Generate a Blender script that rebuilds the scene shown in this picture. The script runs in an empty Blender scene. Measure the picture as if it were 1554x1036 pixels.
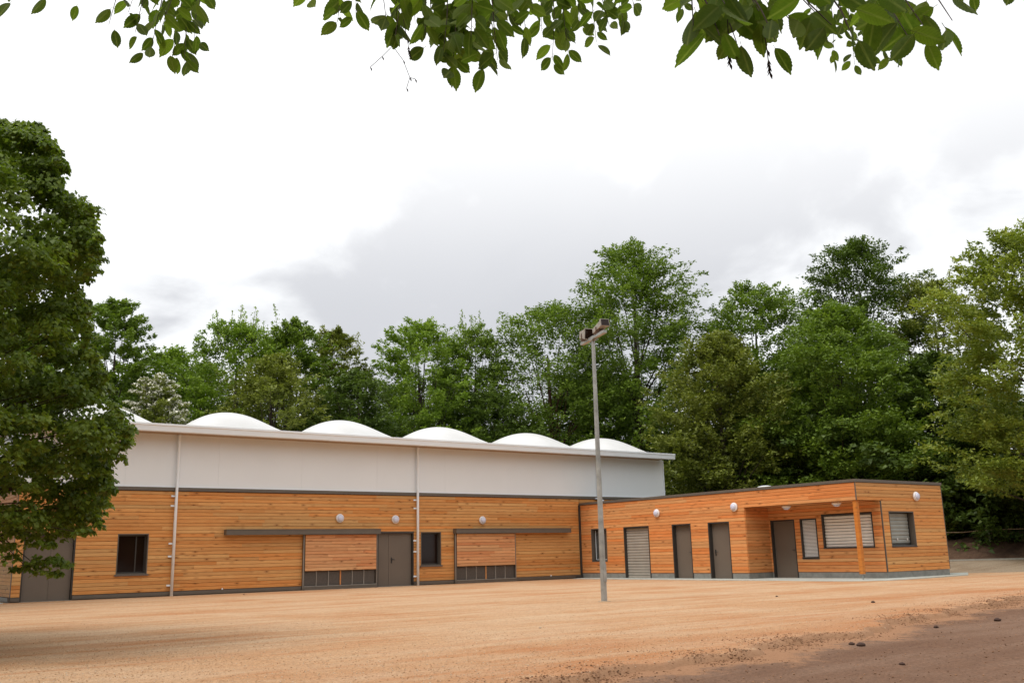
import bpy, math, random
import numpy as np
from mathutils import Vector, Matrix
random.seed(7)
SC = bpy.context.scene
COL = SC.collection
R = math.radians

# ------------------------------------------------------------------ camera
CAM = np.array([-29.155, -34.599, 1.10]); FPX = 1444.6
PITCH, ROLL, YAW = R(12.644), R(-1.371), R(36.371)
FW = np.array([math.sin(YAW)*math.cos(PITCH), math.cos(YAW)*math.cos(PITCH), math.sin(PITCH)])
RT0 = np.array([math.cos(YAW), -math.sin(YAW), 0.0]); UP0 = np.cross(RT0, FW)
RT = math.cos(ROLL)*RT0 + math.sin(ROLL)*UP0
UP = -math.sin(ROLL)*RT0 + math.cos(ROLL)*UP0
FH = np.array([math.sin(YAW), math.cos(YAW), 0.0])
cd = bpy.data.cameras.new('camera'); cam = bpy.data.objects.new('camera', cd); COL.objects.link(cam)
cd.sensor_width = 36.0; cd.lens = FPX/1554*36; cd.clip_start = .1; cd.clip_end = 3000
cam.matrix_world = Matrix(((RT[0], UP[0], -FW[0], CAM[0]), (RT[1], UP[1], -FW[1], CAM[1]), (RT[2], UP[2], -FW[2], CAM[2]), (0, 0, 0, 1)))
SC.camera = cam
SC.view_settings.view_transform = 'Standard'; SC.view_settings.look = 'None'
SC.view_settings.exposure = 0.30; SC.view_settings.gamma = 1.0
SC.render.film_transparent = False
SC.cycles.max_bounces = 6; SC.cycles.transparent_max_bounces = 8
SC.cycles.diffuse_bounces = 4
SC.cycles.use_denoising = True

# ------------------------------------------------------------------ sun and sky
SUN_EL, SUN_AZ = 60, 266            # azimuth clockwise from +Y
sv = Vector((math.sin(R(SUN_AZ))*math.cos(R(SUN_EL)), math.cos(R(SUN_AZ))*math.cos(R(SUN_EL)), math.sin(R(SUN_EL))))
sd = bpy.data.lights.new('sun', 'SUN'); sd.energy = 1.45; sd.angle = R(24); sd.color = (1.0, .95, .88)
so = bpy.data.objects.new('sun', sd); COL.objects.link(so)
so.rotation_euler = (-sv).to_track_quat('-Z', 'Y').to_euler(); so.location = (-30, -40, 40)
W = bpy.data.worlds.new('World'); SC.world = W; W.use_nodes = True
nt = W.node_tree; N = nt.nodes; L = nt.links
for n in list(N): N.remove(n)
out = N.new('ShaderNodeOutputWorld'); bg = N.new('ShaderNodeBackground'); bg.inputs['Strength'].default_value = .1
sky = N.new('ShaderNodeTexSky'); sky.sky_type = 'NISHITA'; sky.sun_disc = False
sky.sun_elevation = R(SUN_EL); sky.sun_rotation = R(SUN_AZ)
tc = N.new('ShaderNodeTexCoord')
sep = N.new('ShaderNodeSeparateXYZ'); L.new(tc.outputs['Generated'], sep.inputs[0])
def wmath(op, a, b=None, clamp=False):
    m = N.new('ShaderNodeMath'); m.operation = op; m.use_clamp = clamp
    for i, v in enumerate((a, b)):
        if v is None: continue
        if isinstance(v, (int, float)): m.inputs[i].default_value = v
        else: L.new(v, m.inputs[i])
    return m.outputs[0]
# clouds on a flat layer overhead: direction / (height + small)
den = wmath('ADD', wmath('MAXIMUM', sep.outputs[2], 0.0), .42)
cx_ = wmath('DIVIDE', sep.outputs[0], den); cy_ = wmath('DIVIDE', sep.outputs[1], den)
cmb = N.new('ShaderNodeCombineXYZ'); L.new(cx_, cmb.inputs[0]); L.new(cy_, cmb.inputs[1])
def wnoise(scale, detail, off, rough=.55):
    mp = N.new('ShaderNodeMapping'); mp.inputs['Location'].default_value = off; L.new(cmb.outputs[0], mp.inputs[0])
    n = N.new('ShaderNodeTexNoise'); n.inputs['Scale'].default_value = scale; n.inputs['Detail'].default_value = detail
    n.inputs['Roughness'].default_value = rough; n.inputs['Distortion'].default_value = .3; L.new(mp.outputs[0], n.inputs['Vector']); return n.outputs[0]
def wramp(fac, stops):
    r = N.new('ShaderNodeValToRGB'); L.new(fac, r.inputs[0]); e = r.color_ramp.elements
    while len(e) < len(stops): e.new(.5)
    for el, (p, c) in zip(e, stops): el.position = p; el.color = tuple(c)+(1,)
    r.color_ramp.interpolation = 'EASE'; return r.outputs[0]
n1 = wnoise(1.35, 5, (3.1, 1.55, 0)); n2 = wnoise(4.2, 6, (7.3, 2.2, 1.0))
mixn = wmath('ADD', wmath('MULTIPLY', n1, .70), wmath('MULTIPLY', n2, .30))
def dirmask(u, v, r0, r1):
    d = FW + RT*(u-777)/FPX + UP*(518-v)/FPX; d = d/np.linalg.norm(d)
    vm = N.new('ShaderNodeVectorMath'); vm.operation = 'DOT_PRODUCT'; L.new(tc.outputs['Generated'], vm.inputs[0]); vm.inputs[1].default_value = tuple(d)
    mr = N.new('ShaderNodeMapRange'); mr.interpolation_type = 'SMOOTHSTEP'
    mr.inputs[1].default_value = math.cos(R(r1)); mr.inputs[2].default_value = math.cos(R(r0)); mr.inputs[3].default_value = 0; mr.inputs[4].default_value = 1
    L.new(vm.outputs['Value'], mr.inputs[0]); return mr.outputs[0]
bank = wmath('ADD', wmath('MULTIPLY', dirmask(600, 480, 2, 18), .090), wmath('ADD', wmath('MULTIPLY', dirmask(1180, 330, 1, 9), .045), wmath('MULTIPLY', dirmask(150, 240, 1, 9), .075)))
cl = wramp(wmath('SUBTRACT', mixn, bank), [(.0, (4.6, 4.7, 5.0)), (.41, (5.8, 5.85, 6.1)), (.50, (8.9, 9.0, 9.1)), (.60, (10.8, 10.8, 10.8)), (1, (12.5, 12.4, 12.2))])
# the layer is thinner and brighter straight up, darker in a bank low to the north east
elev = N.new('ShaderNodeMapRange'); elev.interpolation_type = 'SMOOTHSTEP'
elev.inputs[1].default_value = .22; elev.inputs[2].default_value = .5; L.new(sep.outputs[2], elev.inputs[0])
mx = N.new('ShaderNodeMix'); mx.data_type = 'RGBA'; L.new(wmath('MULTIPLY', elev.outputs[0], .66), mx.inputs[0])
L.new(cl, mx.inputs[6]); mx.inputs[7].default_value = (12.0, 12.0, 11.9, 1)
mx3 = N.new('ShaderNodeMix'); mx3.data_type = 'RGBA'; mx3.inputs[0].default_value = .93
L.new(sky.outputs[0], mx3.inputs[6]); L.new(mx.outputs[2], mx3.inputs[7])
L.new(mx3.outputs[2], bg.inputs[0]); L.new(bg.outputs[0], out.inputs[0])

def at(u, v, depth):                      # a point at a forward distance, in metres, from the standpoint
    d = FW + RT*(u-777)/FPX + UP*(518-v)/FPX
    return CAM + d*depth

# ------------------------------------------------------------------ materials
class MT:
    def __init__(s, name, rough=.7, spec=.3):
        s.m = bpy.data.materials.new(name); s.m.use_nodes = True; s.nt = s.m.node_tree; s.N = s.nt.nodes; s.L = s.nt.links
        s.b = s.N['Principled BSDF']; s.b.inputs['Roughness'].default_value = rough
        s.b.inputs['Specular IOR Level'].default_value = spec
    def node(s, t, **k):
        n = s.N.new(t)
        for a, v in k.items(): setattr(n, a, v)
        return n
    def coords(s, kind='Object', scale=(1, 1, 1), rot=(0, 0, 0), src=None):
        if src is None:
            if kind == 'World': src = s.node('ShaderNodeNewGeometry').outputs['Position']
            else: src = s.node('ShaderNodeTexCoord').outputs[kind]
        mp = s.node('ShaderNodeMapping'); s.L.new(src, mp.inputs[0]); mp.inputs['Scale'].default_value = scale; mp.inputs['Rotation'].default_value = rot
        return mp.outputs[0]
    def noise(s, vec, scale, detail=4, rough=.55, dist=0):
        n = s.node('ShaderNodeTexNoise'); n.inputs['Scale'].default_value = scale; n.inputs['Detail'].default_value = detail
        n.inputs['Roughness'].default_value = rough; n.inputs['Distortion'].default_value = dist; s.L.new(vec, n.inputs['Vector']); return n.outputs[0]
    def ramp(s, fac, stops, ease='LINEAR'):
        r = s.node('ShaderNodeValToRGB'); s.L.new(fac, r.inputs[0]); e = r.color_ramp.elements
        while len(e) < len(stops): e.new(.5)
        for el, (p, c) in zip(e, stops):
            el.position = p; el.color = (tuple(c) if hasattr(c, '__len__') else (c, c, c))+(1,)
        r.color_ramp.interpolation = ease; return r.outputs[0]
    def mix(s, fac, a, b, blend='MIX'):
        m = s.node('ShaderNodeMix', data_type='RGBA', blend_type=blend)
        for i, v in ((0, fac), (6, a), (7, b)):
            if isinstance(v, (int, float)): m.inputs[i].default_value = v
            elif isinstance(v, tuple): m.inputs[i].default_value = v+(1,) if len(v) == 3 else v
            else: s.L.new(v, m.inputs[i])
        return m.outputs[2]
    def math(s, op, a, b=0.0, clamp=False):
        m = s.node('ShaderNodeMath', operation=op, use_clamp=clamp)
        for i, v in ((0, a), (1, b)):
            if isinstance(v, (int, float)): m.inputs[i].default_value = v
            else: s.L.new(v, m.inputs[i])
        return m.outputs[0]
    def color(s, c):
        if isinstance(c, tuple): s.b.inputs['Base Color'].default_value = c+(1,)
        else: s.L.new(c, s.b.inputs['Base Color'])
    def bump(s, h, strength=.3, dist=.02):
        b = s.node('ShaderNodeBump'); b.inputs['Strength'].default_value = strength; b.inputs['Distance'].default_value = dist
        s.L.new(h, b.inputs['Height']); s.L.new(b.outputs[0], s.b.inputs['Normal'])

def plain(name, c, rough=.5, spec=.4, metal=0, var=.12, scale=3.0, bump=0):
    t = MT(name, rough, spec); v = t.coords('World')
    n = t.noise(v, scale, 5, .6)
    d = tuple(x*(1-var) for x in c); e = tuple(min(1, x*(1+var)) for x in c)
    t.color(t.ramp(n, [(.3, d), (.7, e)])); t.b.inputs['Metallic'].default_value = metal
    if bump: t.bump(t.noise(v, 60, 4), bump, .01)
    return t.m

def wood(name, light, mid, dark, knot=(.10, .03, .010)):
    t = MT(name, .62, .25)
    pos = t.node('ShaderNodeNewGeometry').outputs['Position']
    sp = t.node('ShaderNodeSeparateXYZ'); t.L.new(pos, sp.inputs[0])
    oi = t.node('ShaderNodeObjectInfo'); rnd = oi.outputs['Random']
    along = t.math('ADD', t.math('ADD', sp.outputs[0], sp.outputs[1]), t.math('MULTIPLY', rnd, 37.0))
    cb = t.node('ShaderNodeCombineXYZ'); t.L.new(along, cb.inputs[0]); t.L.new(sp.outputs[2], cb.inputs[2]); t.L.new(t.math('MULTIPLY', rnd, 13.0), cb.inputs[1])
    g = t.noise(t.coords(src=cb.outputs[0], scale=(1.1, 1, 26)), 1.6, 5, .62, .4)
    g2 = t.noise(t.coords(src=cb.outputs[0], scale=(3.2, 1, 90)), 1.5, 3, .6)
    base = t.ramp(t.math('ADD', t.math('MULTIPLY', g, .7), t.math('MULTIPLY', g2, .3)), [(.30, dark), (.48, mid), (.68, light)])
    # every board its own tone
    r2 = t.math('FRACT', t.math('MULTIPLY', rnd, 91.7))
    hsv = t.node('ShaderNodeHueSaturation'); t.L.new(base, hsv.inputs['Color'])
    t.L.new(t.math('ADD', t.math('MULTIPLY', rnd, .22), .88), hsv.inputs['Value'])
    t.L.new(t.math('ADD', t.math('MULTIPLY', r2, .018), .491), hsv.inputs['Hue'])
    t.L.new(t.math('ADD', t.math('MULTIPLY', r2, -.12), 1.04), hsv.inputs['Saturation'])
    # knots with swirled halo
    vo = t.node('ShaderNodeTexVoronoi'); vo.inputs['Scale'].default_value = 2.0; t.L.new(t.coords(src=cb.outputs[0], scale=(1.0, 1, 2.6)), vo.inputs['Vector'])
    kn = t.ramp(vo.outputs['Distance'], [(.035, 1), (.11, .0)])
    halo = t.ramp(vo.outputs['Distance'], [(.08, .55), (.30, .0)])
    c = t.mix(halo, hsv.outputs[0], t.mix(.6, dark, knot), 'MIX')
    c = t.mix(kn, c, knot)
    # weathering: slow stain over the wall
    st = t.noise(t.coords(src=pos, scale=(.35, .35, .6)), 1.0, 4, .6)
    c = t.mix(t.ramp(st, [(.35, .0), (.75, .28)]), c, t.mix(.5, c, dark))
    t.color(c); t.bump(g2, .25, .004); return t.m

M = {}
M['larch'] = wood('larch_cladding', (.73, .388, .134), (.64, .298, .088), (.52, .206, .054))
M['larch_front'] = wood('annex_larch_cladding', (.76, .352, .126), (.66, .264, .080), (.52, .182, .048))
M['larch_pink'] = wood('shutter_larch', (.73, .385, .180), (.65, .300, .122), (.52, .205, .076))
M['backing'] = plain('dark_membrane', (.05, .02, .010), .9, .1)
M['brown_metal'] = plain('taupe_metal', (.125, .105, .085), .45, .4, var=.07)
M['door'] = plain('taupe_door_paint', (.150, .120, .095), .42, .4, var=.05, scale=1.2)
M['dark_frame'] = plain('dark_frame', (.045, .040, .036), .4, .4)
M['black'] = plain('black_plastic', (.015, .015, .016), .35, .5)
M['light_edge'] = plain('light_metal_edge', (.30, .27, .235), .4, .5)
M['white_panel'] = plain('white_panel', (.80, .835, .86), .45, .35, var=.02, scale=.5)
M['white_pvc'] = plain('white_pvc', (.86, .92, .98), .35, .5, var=.02)
M['gutter'] = plain('white_gutter', (.84, .89, .93), .35, .45, var=.03, scale=.8)
M['soffit'] = plain('soffit_board', (.38, .26, .16), .6, .3, var=.1, scale=2)
t = MT('white_membrane', .45, .35); v = t.coords('World')
t.color(t.ramp(t.noise(v, .8, 5, .6), [(.3, (.60, .60, .59)), (.6, (.66, .66, .66))])); M['membrane'] = t.m
M['plinth'] = plain('grey_concrete_plinth', (.24, .235, .215), .85, .2, var=.2, scale=5, bump=.2)
M['plinth_end'] = plain('pale_concrete', (.36, .33, .31), .85, .2, var=.15, scale=6)
M['apron'] = plain('concrete_apron', (.44, .46, .42), .85, .2, var=.14, scale=2.5, bump=.15)
M['shutter_grey'] = plain('grey_shutter_metal', (.36, .325, .28), .38, .5, var=.08, scale=3)
M['shutter_white'] = plain('pale_blind_slat', (.80, .76, .70), .4, .5, var=.05, scale=3)
M['blind_grey'] = plain('grey_green_blind', (.30, .315, .29), .4, .5, var=.1, scale=3)
M['louvre'] = plain('white_louvre_blade', (.88, .86, .84), .4, .5, var=.03)
M['lamp_glass'] = plain('opal_diffuser', (.62, .64, .78), .25, .6, var=.02)
M['lamp_ring'] = plain('white_lamp_ring', (.82, .80, .79), .35, .5, var=.02)
t = MT('dark_glass', .06, .22); t.color((.018, .009, .006)); t.b.inputs['IOR'].default_value = 1.5; M['glass'] = t.m
t = MT('clear_pane', .05, .5); t.b.inputs['Transmission Weight'].default_value = .75; t.color((.26, .28, .28)); M['pane'] = t.m
M['grille'] = plain('perforated_grille', (.125, .105, .090), .6, .3, var=.2, scale=30)
M['galv'] = plain('galvanised_steel', (.35, .36, .35), .45, .4, .25, var=.28, scale=4)
M['lamp_housing'] = plain('weathered_grey_housing', (.37, .34, .30), .6, .3, var=.3, scale=9)
M['rust'] = plain('rusty_bracket', (.14, .085, .06), .7, .3, var=.3, scale=14)
M['post'] = wood('porch_post_timber', (.72, .30, .06), (.60, .23, .045), (.42, .13, .025))

def ground_mat(name, pal, kind, rim=None):
    t = MT(name, .93, .12)
    w = t.coords('World', rot=(0, 0, R(34)))
    streak = t.noise(t.coords('World', rot=(0, 0, R(31)), scale=(.10, .85, 1)), 1.0, 6, .62, .6)
    streak2 = t.noise(t.coords('World', rot=(0, 0, R(20)), scale=(.22, 2.6, 1)), 1.0, 5, .6, .3)
    patch = t.noise(w, .35, 6, .62, .5)
    fine = t.noise(w, 28, 6, .75)
    med = t.noise(w, 4.5, 6, .7)
    a = t.math('ADD', t.math('MULTIPLY', streak, .45), t.math('ADD', t.math('MULTIPLY', streak2, .25), t.math('MULTIPLY', patch, .30)))
    c = t.ramp(a, [(.40, pal[0]), (.47, pal[1]), (.54, pal[2]), (.62, pal[1])])
    c = t.mix(t.ramp(med, [(.35, .0), (.75, .35)]), c, pal[3])
    vo = t.node('ShaderNodeTexVoronoi'); vo.inputs['Scale'].default_value = 45; t.L.new(w, vo.inputs['Vector'])
    spk = t.ramp(t.noise(t.coords(src=vo.outputs['Color']), 1.0, 0), [(.38, .82), (.5, 1.0), (.62, 1.13)])
    c = t.mix(1.0, c, spk, 'MULTIPLY')
    fr = t.ramp(fine, [(.3, .80), (.7, 1.14)])
    c = t.mix(1.0, c, fr, 'MULTIPLY')
    if kind == 'yard':
        vp = t.node('ShaderNodeTexVoronoi'); vp.inputs['Scale'].default_value = 19; t.L.new(w, vp.inputs['Vector'])
        pk = t.math('MULTIPLY', t.ramp(vp.outputs['Distance'], [(.10, 1), (.2, 0)]), t.ramp(patch, [(.40, 0), (.58, 1)]))
        c = t.mix(t.ramp(t.noise(t.coords('World', rot=(0, 0, R(38)), scale=(.22, 1.1, 1)), 1.0, 6, .7, 1.0), [(.52, 0), (.68, .6)]), c, (.56, .40, .26))
        c = t.mix(pk, c, (.70, .50, .33))
    if kind == 'yard':
        w2 = t.node('ShaderNodeAttribute', attribute_name='rim2').outputs['Fac']
        c = t.mix(t.math('MULTIPLY', w2, t.ramp(t.math('ADD', t.math('MULTIPLY', streak2, .5), t.math('MULTIPLY', med, .5)), [(.38, .15), (.6, .85)])), c, (.37, .150, .066))
        c = t.mix(t.ramp(t.noise(t.coords('World', rot=(0, 0, R(26)), scale=(.16, 1.5, 1)), 1.0, 5, .65, .8), [(.54, 0), (.66, .55)]), c, (.43, .180, .070))
    if rim:
        a_ = t.node('ShaderNodeAttribute', attribute_name='rim').outputs['Fac']
        nz = t.math('ADD', t.math('MULTIPLY', med, .6), t.math('ADD', t.math('MULTIPLY', patch, .5), t.math('MULTIPLY', fine, .35)))
        c = t.mix(t.ramp(t.math('ADD', t.math('MULTIPLY', a_, .62), nz), [(.86, 0), (1.0, .92)]), c, t.mix(fine, rim[0], rim[1]))
    t.color(c)
    t.bump(t.math('ADD', fine, t.math('MULTIPLY', med, 1.5)), .55, .02)
    return t.m
M['yard'] = ground_mat('sandy_stabilised_gravel', [(.43, .200, .092), (.485, .285, .152), (.53, .355, .220), (.45, .225, .108)], 'yard', ((.21, .105, .058), (.42, .25, .145)))
M['track'] = ground_mat('brown_packed_earth', [(.150, .082, .052), (.180, .104, .068), (.215, .132, .090), (.185, .090, .048)], 'track', ((.26, .130, .070), (.42, .23, .125)))
M['greygravel'] = ground_mat('grey_gravel', [(.22, .16, .10), (.27, .20, .135), (.33, .26, .185), (.24, .17, .11)], 'track')
M['soil'] = ground_mat('dug_soil', [(.045, .026, .017), (.095, .055, .036), (.16, .098, .064), (.080, .048, .031)], 'track')
M['forest_floor'] = ground_mat('forest_floor', [(.018, .022, .008), (.03, .035, .012), (.045, .05, .02), (.03, .022, .012)], 'track')
M['kerb'] = plain('pale_kerb_stone', (.42, .40, .34), .85, .2, var=.15, scale=4)

def attr_mat(name, stops, rough=.9, spec=.15, trans=0.0, gloss=.0, tcol=None, bumpy=0):
    t = MT(name, rough, spec)
    a = t.node('ShaderNodeAttribute', attribute_name='tint')
    c = t.ramp(a.outputs['Fac'], stops)
    t.color(c)
    if bumpy: t.bump(t.noise(t.coords('World'), bumpy, 4), .5, .01)
    if trans:
        tr = t.node('ShaderNodeBsdfTranslucent')
        t.L.new(t.mix(1.0, c, tcol or (1.5, 1.6, .7), 'MULTIPLY'), tr.inputs[0])
        ms = t.node('ShaderNodeMixShader'); ms.inputs[0].default_value = trans
        o = t.N['Material Output']; t.L.new(t.b.outputs[0], ms.inputs[1]); t.L.new(tr.outputs[0], ms.inputs[2]); t.L.new(ms.outputs[0], o.inputs[0])
    return t.m
def leafm(name, d, m, l, tr=.24):
    return attr_mat(name, [(0, d), (.5, m), (1, l)], .50, .30, tr)
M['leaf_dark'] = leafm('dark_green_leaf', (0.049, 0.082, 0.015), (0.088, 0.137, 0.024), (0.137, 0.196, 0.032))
M['leaf_mid'] = leafm('mid_green_leaf', (0.087, 0.143, 0.020), (0.147, 0.222, 0.031), (0.223, 0.309, 0.048))
M['leaf_bright'] = leafm('bright_green_leaf', (0.113, 0.189, 0.021), (0.190, 0.288, 0.034), (0.274, 0.371, 0.052))
M['leaf_olive'] = leafm('olive_green_leaf', (0.102, 0.128, 0.024), (0.174, 0.204, 0.037), (0.264, 0.291, 0.059))
M['leaf_yellow'] = leafm('yellow_green_leaf', (0.131, 0.176, 0.025), (0.229, 0.284, 0.043), (0.360, 0.391, 0.080))
M['leaf_linden'] = leafm('linden_leaf', (0.069, 0.113, 0.016), (0.128, 0.186, 0.026), (0.218, 0.285, 0.043), .36)
M['leaf_ivy'] = leafm('ground_cover_leaf', (.025, .055, .012), (.045, .095, .018), (.075, .145, .028))
M['blossom'] = plain('white_blossom', (.72, .70, .60), .8, .1, var=.1)
def bark(name, a, b):
    t = MT(name, .95, .1); v = t.coords('World', scale=(6, 6, 1.2)); n = t.noise(v, 2.5, 6, .7, .5)
    t.color(t.ramp(n, [(.3, a), (.7, b)])); t.bump(n, .8, .03); return t.m
M['bark'] = bark('grey_brown_bark', (.030, .022, .016), (.10, .080, .062))
M['bark_red'] = bark('reddish_bark', (.050, .028, .018), (.15, .085, .055))
M['pebble'] = attr_mat('loose_gravel', [(0, (.30, .15, .07)), (.2, (.45, .25, .125)), (.6, (.52, .33, .19)), (1, (.68, .56, .43))], .9)
M['clod'] = attr_mat('earth_clods', [(0, (.10, .052, .030)), (.4, (.21, .11, .062)), (1, (.44, .25, .14))], .95)
M['dark_stone'] = plain('dark_stone', (.075, .045, .035), .9, .15, var=.3, scale=40)
M['pale_stone'] = plain('pale_stone', (.45, .36, .27), .9, .15, var=.25, scale=40)

# big overhanging leaves: blade with veins, light shining through
def big_leaf_mat():
    t = MT('overhanging_leaf_blade', .62, .12)
    tcx = t.node('ShaderNodeTexCoord').outputs['Object']; s = t.node('ShaderNodeSeparateXYZ'); t.L.new(tcx, s.inputs[0])
    ax = t.math('ABSOLUTE', s.outputs[0])
    mid = t.ramp(ax, [(.0, 1), (.0014, 0)])
    # side veins run forward from the midrib
    vv = t.math('SUBTRACT', s.outputs[1], t.math('MULTIPLY', ax, .75))
    vein = t.ramp(t.math('ABSOLUTE', t.math('SUBTRACT', t.math('FRACT', t.math('MULTIPLY', vv, 118)), .5)), [(.0, 1), (.16, 0)])
    rnd = t.node('ShaderNodeObjectInfo').outputs['Random']
    base = t.ramp(rnd, [(0, (.030, .055, .009)), (.55, (.052, .090, .013)), (1, (.100, .150, .020))])
    bl = t.noise(tcx, 60, 3)
    base = t.mix(t.ramp(bl, [(.3, 0), (.8, .35)]), base, (.12, .16, .03))
    c = t.mix(t.math('MULTIPLY', vein, .45), base, (.045, .075, .010)); c = t.mix(t.math('MULTIPLY', mid, .6), c, (.16, .20, .06))
    t.color(c)
    tr = t.node('ShaderNodeBsdfTranslucent'); t.L.new(t.mix(1.0, c, (2.6, 2.7, 1.2), 'MULTIPLY'), tr.inputs[0])
    ms = t.node('ShaderNodeMixShader'); ms.inputs[0].default_value = .46
    t.L.new(t.b.outputs[0], ms.inputs[1]); t.L.new(tr.outputs[0], ms.inputs[2]); t.L.new(ms.outputs[0], t.N['Material Output'].inputs[0])
    t.bump(vein, .4, .0006)
    return t.m
M['big_leaf'] = big_leaf_mat()
M['twig'] = plain('dark_twig', (.040, .022, .016), .8, .2, var=.3, scale=60)

# ------------------------------------------------------------------ object helpers
def origin(o):
    p = Vector((0, 0, 0))
    while o: p = p + o.location; o = o.parent
    return p
def tag(o, label=None, cat=None, group=None, kind=None):
    for k, v in (('label', label), ('category', cat), ('group', group), ('kind', kind)):
        if v: o[k] = v
    return o
def empty(name, loc, label=None, cat=None, group=None):
    o = bpy.data.objects.new(name, None); COL.objects.link(o); o.location = loc; o.empty_display_size = .2
    return tag(o, label, cat, group)
def link(name, me, parent=None, local=False, loc=None):
    """me in world coordinates unless local"""
    o = bpy.data.objects.new(name, me); COL.objects.link(o)
    if parent:
        o.parent = parent
        if not local: o.location = -origin(parent)
    if loc is not None: o.location = loc
    return o
class MB:
    def __init__(s): s.v = []; s.f = []; s.sm = []
    def poly(s, pts, faces, smooth=False):
        b = len(s.v); s.v += [tuple(p) for p in pts]; s.f += [tuple(i+b for i in f) for f in faces]; s.sm += [smooth]*len(faces); return s
    def box(s, a, b):
        x0, y0, z0 = [min(a[i], b[i]) for i in range(3)]; x1, y1, z1 = [max(a[i], b[i]) for i in range(3)]
        return s.poly([(x0,y0,z0),(x1,y0,z0),(x1,y1,z0),(x0,y1,z0),(x0,y0,z1),(x1,y0,z1),(x1,y1,z1),(x0,y1,z1)],
                      [(0,3,2,1),(4,5,6,7),(0,1,5,4),(1,2,6,5),(2,3,7,6),(3,0,4,7)])
    def tube(s, pts, rad, n=8, cap=True, smooth=True):
        pts = [Vector(p) for p in pts]; rad = rad if hasattr(rad, '__len__') else [rad]*len(pts)
        b = len(s.v); prev = None
        for i, p in enumerate(pts):
            d = (pts[min(i+1, len(pts)-1)]-pts[max(i-1, 0)]).normalized()
            if prev is None: prev = Vector((1, 0, 0)) if abs(d.x) < .9 else Vector((0, 1, 0))
            a = (prev-d*prev.dot(d)).normalized(); prev = a; c = d.cross(a)
            for k in range(n):
                t = 2*math.pi*k/n; s.v.append(tuple(p+(a*math.cos(t)+c*math.sin(t))*rad[i]))
        for i in range(len(pts)-1):
            for k in range(n):
                k2 = (k+1) % n; s.f.append((b+i*n+k, b+i*n+k2, b+(i+1)*n+k2, b+(i+1)*n+k)); s.sm.append(smooth)
        if cap:
            s.f.append(tuple(b+k for k in range(n))[::-1]); s.sm.append(False)
            s.f.append(tuple(b+(len(pts)-1)*n+k for k in range(n))); s.sm.append(False)
        return s
    def lathe(s, prof, n=20, axis='y', c=(0, 0, 0), smooth=True):     # prof: (r, h)
        b = len(s.v)
        for r_, h in prof:
            for k in range(n):
                t = 2*math.pi*k/n; p = (r_*math.cos(t), h, r_*math.sin(t)) if axis == 'y' else ((h, r_*math.cos(t), r_*math.sin(t)) if axis == 'x' else (r_*math.cos(t), r_*math.sin(t), h))
                s.v.append((p[0]+c[0], p[1]+c[1], p[2]+c[2]))
        for i in range(len(prof)-1):
            for k in range(n):
                k2 = (k+1) % n; s.f.append((b+i*n+k, b+(i+1)*n+k, b+(i+1)*n+k2, b+i*n+k2)); s.sm.append(smooth)
        s.f.append(tuple(b+k for k in range(n))); s.sm.append(False)
        s.f.append(tuple(b+(len(prof)-1)*n+k for k in range(n))[::-1]); s.sm.append(False)
        return s
    def mesh(s, name, mat):
        me = bpy.data.meshes.new(name); me.from_pydata(s.v, [], s.f); me.polygons.foreach_set('use_smooth', s.sm)
        if mat: me.materials.append(mat)
        me.validate(); me.update()
        return me
    def build(s, name, mat, parent=None, local=False, loc=None, bevel=0):
        o = link(name, s.mesh(name, mat), parent, local, loc)
        if bevel:
            m = o.modifiers.new('edge', 'BEVEL'); m.width = bevel; m.segments = 2; m.limit_method = 'ANGLE'
        return o

# ------------------------------------------------------------------ boards
PITCH_B = 0.1225
# unit plank: x 0..1, y -0.022..0 (outwards is -y), z 0..PITCH-gap, chamfered long edges
def plank_mesh(mat, g=.0085, t=.024):
    h = PITCH_B-g; c = .005
    sec = [(0, 0), (-t+c, 0), (-t, c), (-t, h-c), (-t+c, h), (0, h)]
    pts = [(x, y, z) for x in (0, 1) for (y, z) in sec]; n = len(sec)
    fc = [(i, (i+1) % n, (i+1) % n+n, i+n) for i in range(n)]
    return MB().poly(pts, [f[::-1] for f in fc]+[tuple(range(n)), tuple(range(2*n-1, n-1, -1))]).mesh('plank', mat)
PLK = {k: plank_mesh(M[k]) for k in ('larch', 'larch_front', 'larch_pink')}
for k in list(PLK): PLK[k+'_fine'] = PLK[k]
rowz = lambda z0, k: z0 + k*PITCH_B
brng = random.Random(11)
def cut(iv, holes):
    outl = [iv]
    for a, b in holes:
        nx = []
        for p, q in outl:
            if b <= p or a >= q: nx.append((p, q)); continue
            if a > p: nx.append((p, a))
            if b < q: nx.append((b, q))
        outl = nx
    return [(p, q) for p, q in outl if q-p > .03]
def clad(parent, o3, ang, length, z0, rows, openings, kind, maxlen=4.2, lift=0.0):
    """boards on a wall that starts at o3 and runs along angle ang (about z); the outside is on its right"""
    ca, sa = math.cos(ang), math.sin(ang); base = -origin(parent); cnt = 0; prev = -1
    for k in range(rows):
        z = rowz(z0, k); zc = z+PITCH_B*.5
        holes = [(a, b) for a, b, c, d in openings if c < zc < d]
        for p, q in cut((0, length), holes):
            cuts = [p]; x = p
            first = True
            while q-x > maxlen*1.15:
                st = brng.uniform(.62, 1.0)*maxlen if not first else brng.uniform(.35, 1.0)*maxlen
                first = False
                x += st
                if q-x < .5: break
                cuts.append(x)
            cuts.append(q)
            for a, b in zip(cuts, cuts[1:]):
                if b-a < .04: continue
                o = bpy.data.objects.new('plank', PLK[kind]); COL.objects.link(o); o.parent = parent
                e = .0015
                wx = o3[0]+ca*(a+e)+sa*lift; wy = o3[1]+sa*(a+e)-ca*lift
                o.location = Vector((wx, wy, z+brng.uniform(-.0012, .0012)))+base
                o.rotation_euler = (0, 0, ang); o.scale = (b-a-2*e, 1, 1); cnt += 1
    return cnt
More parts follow.
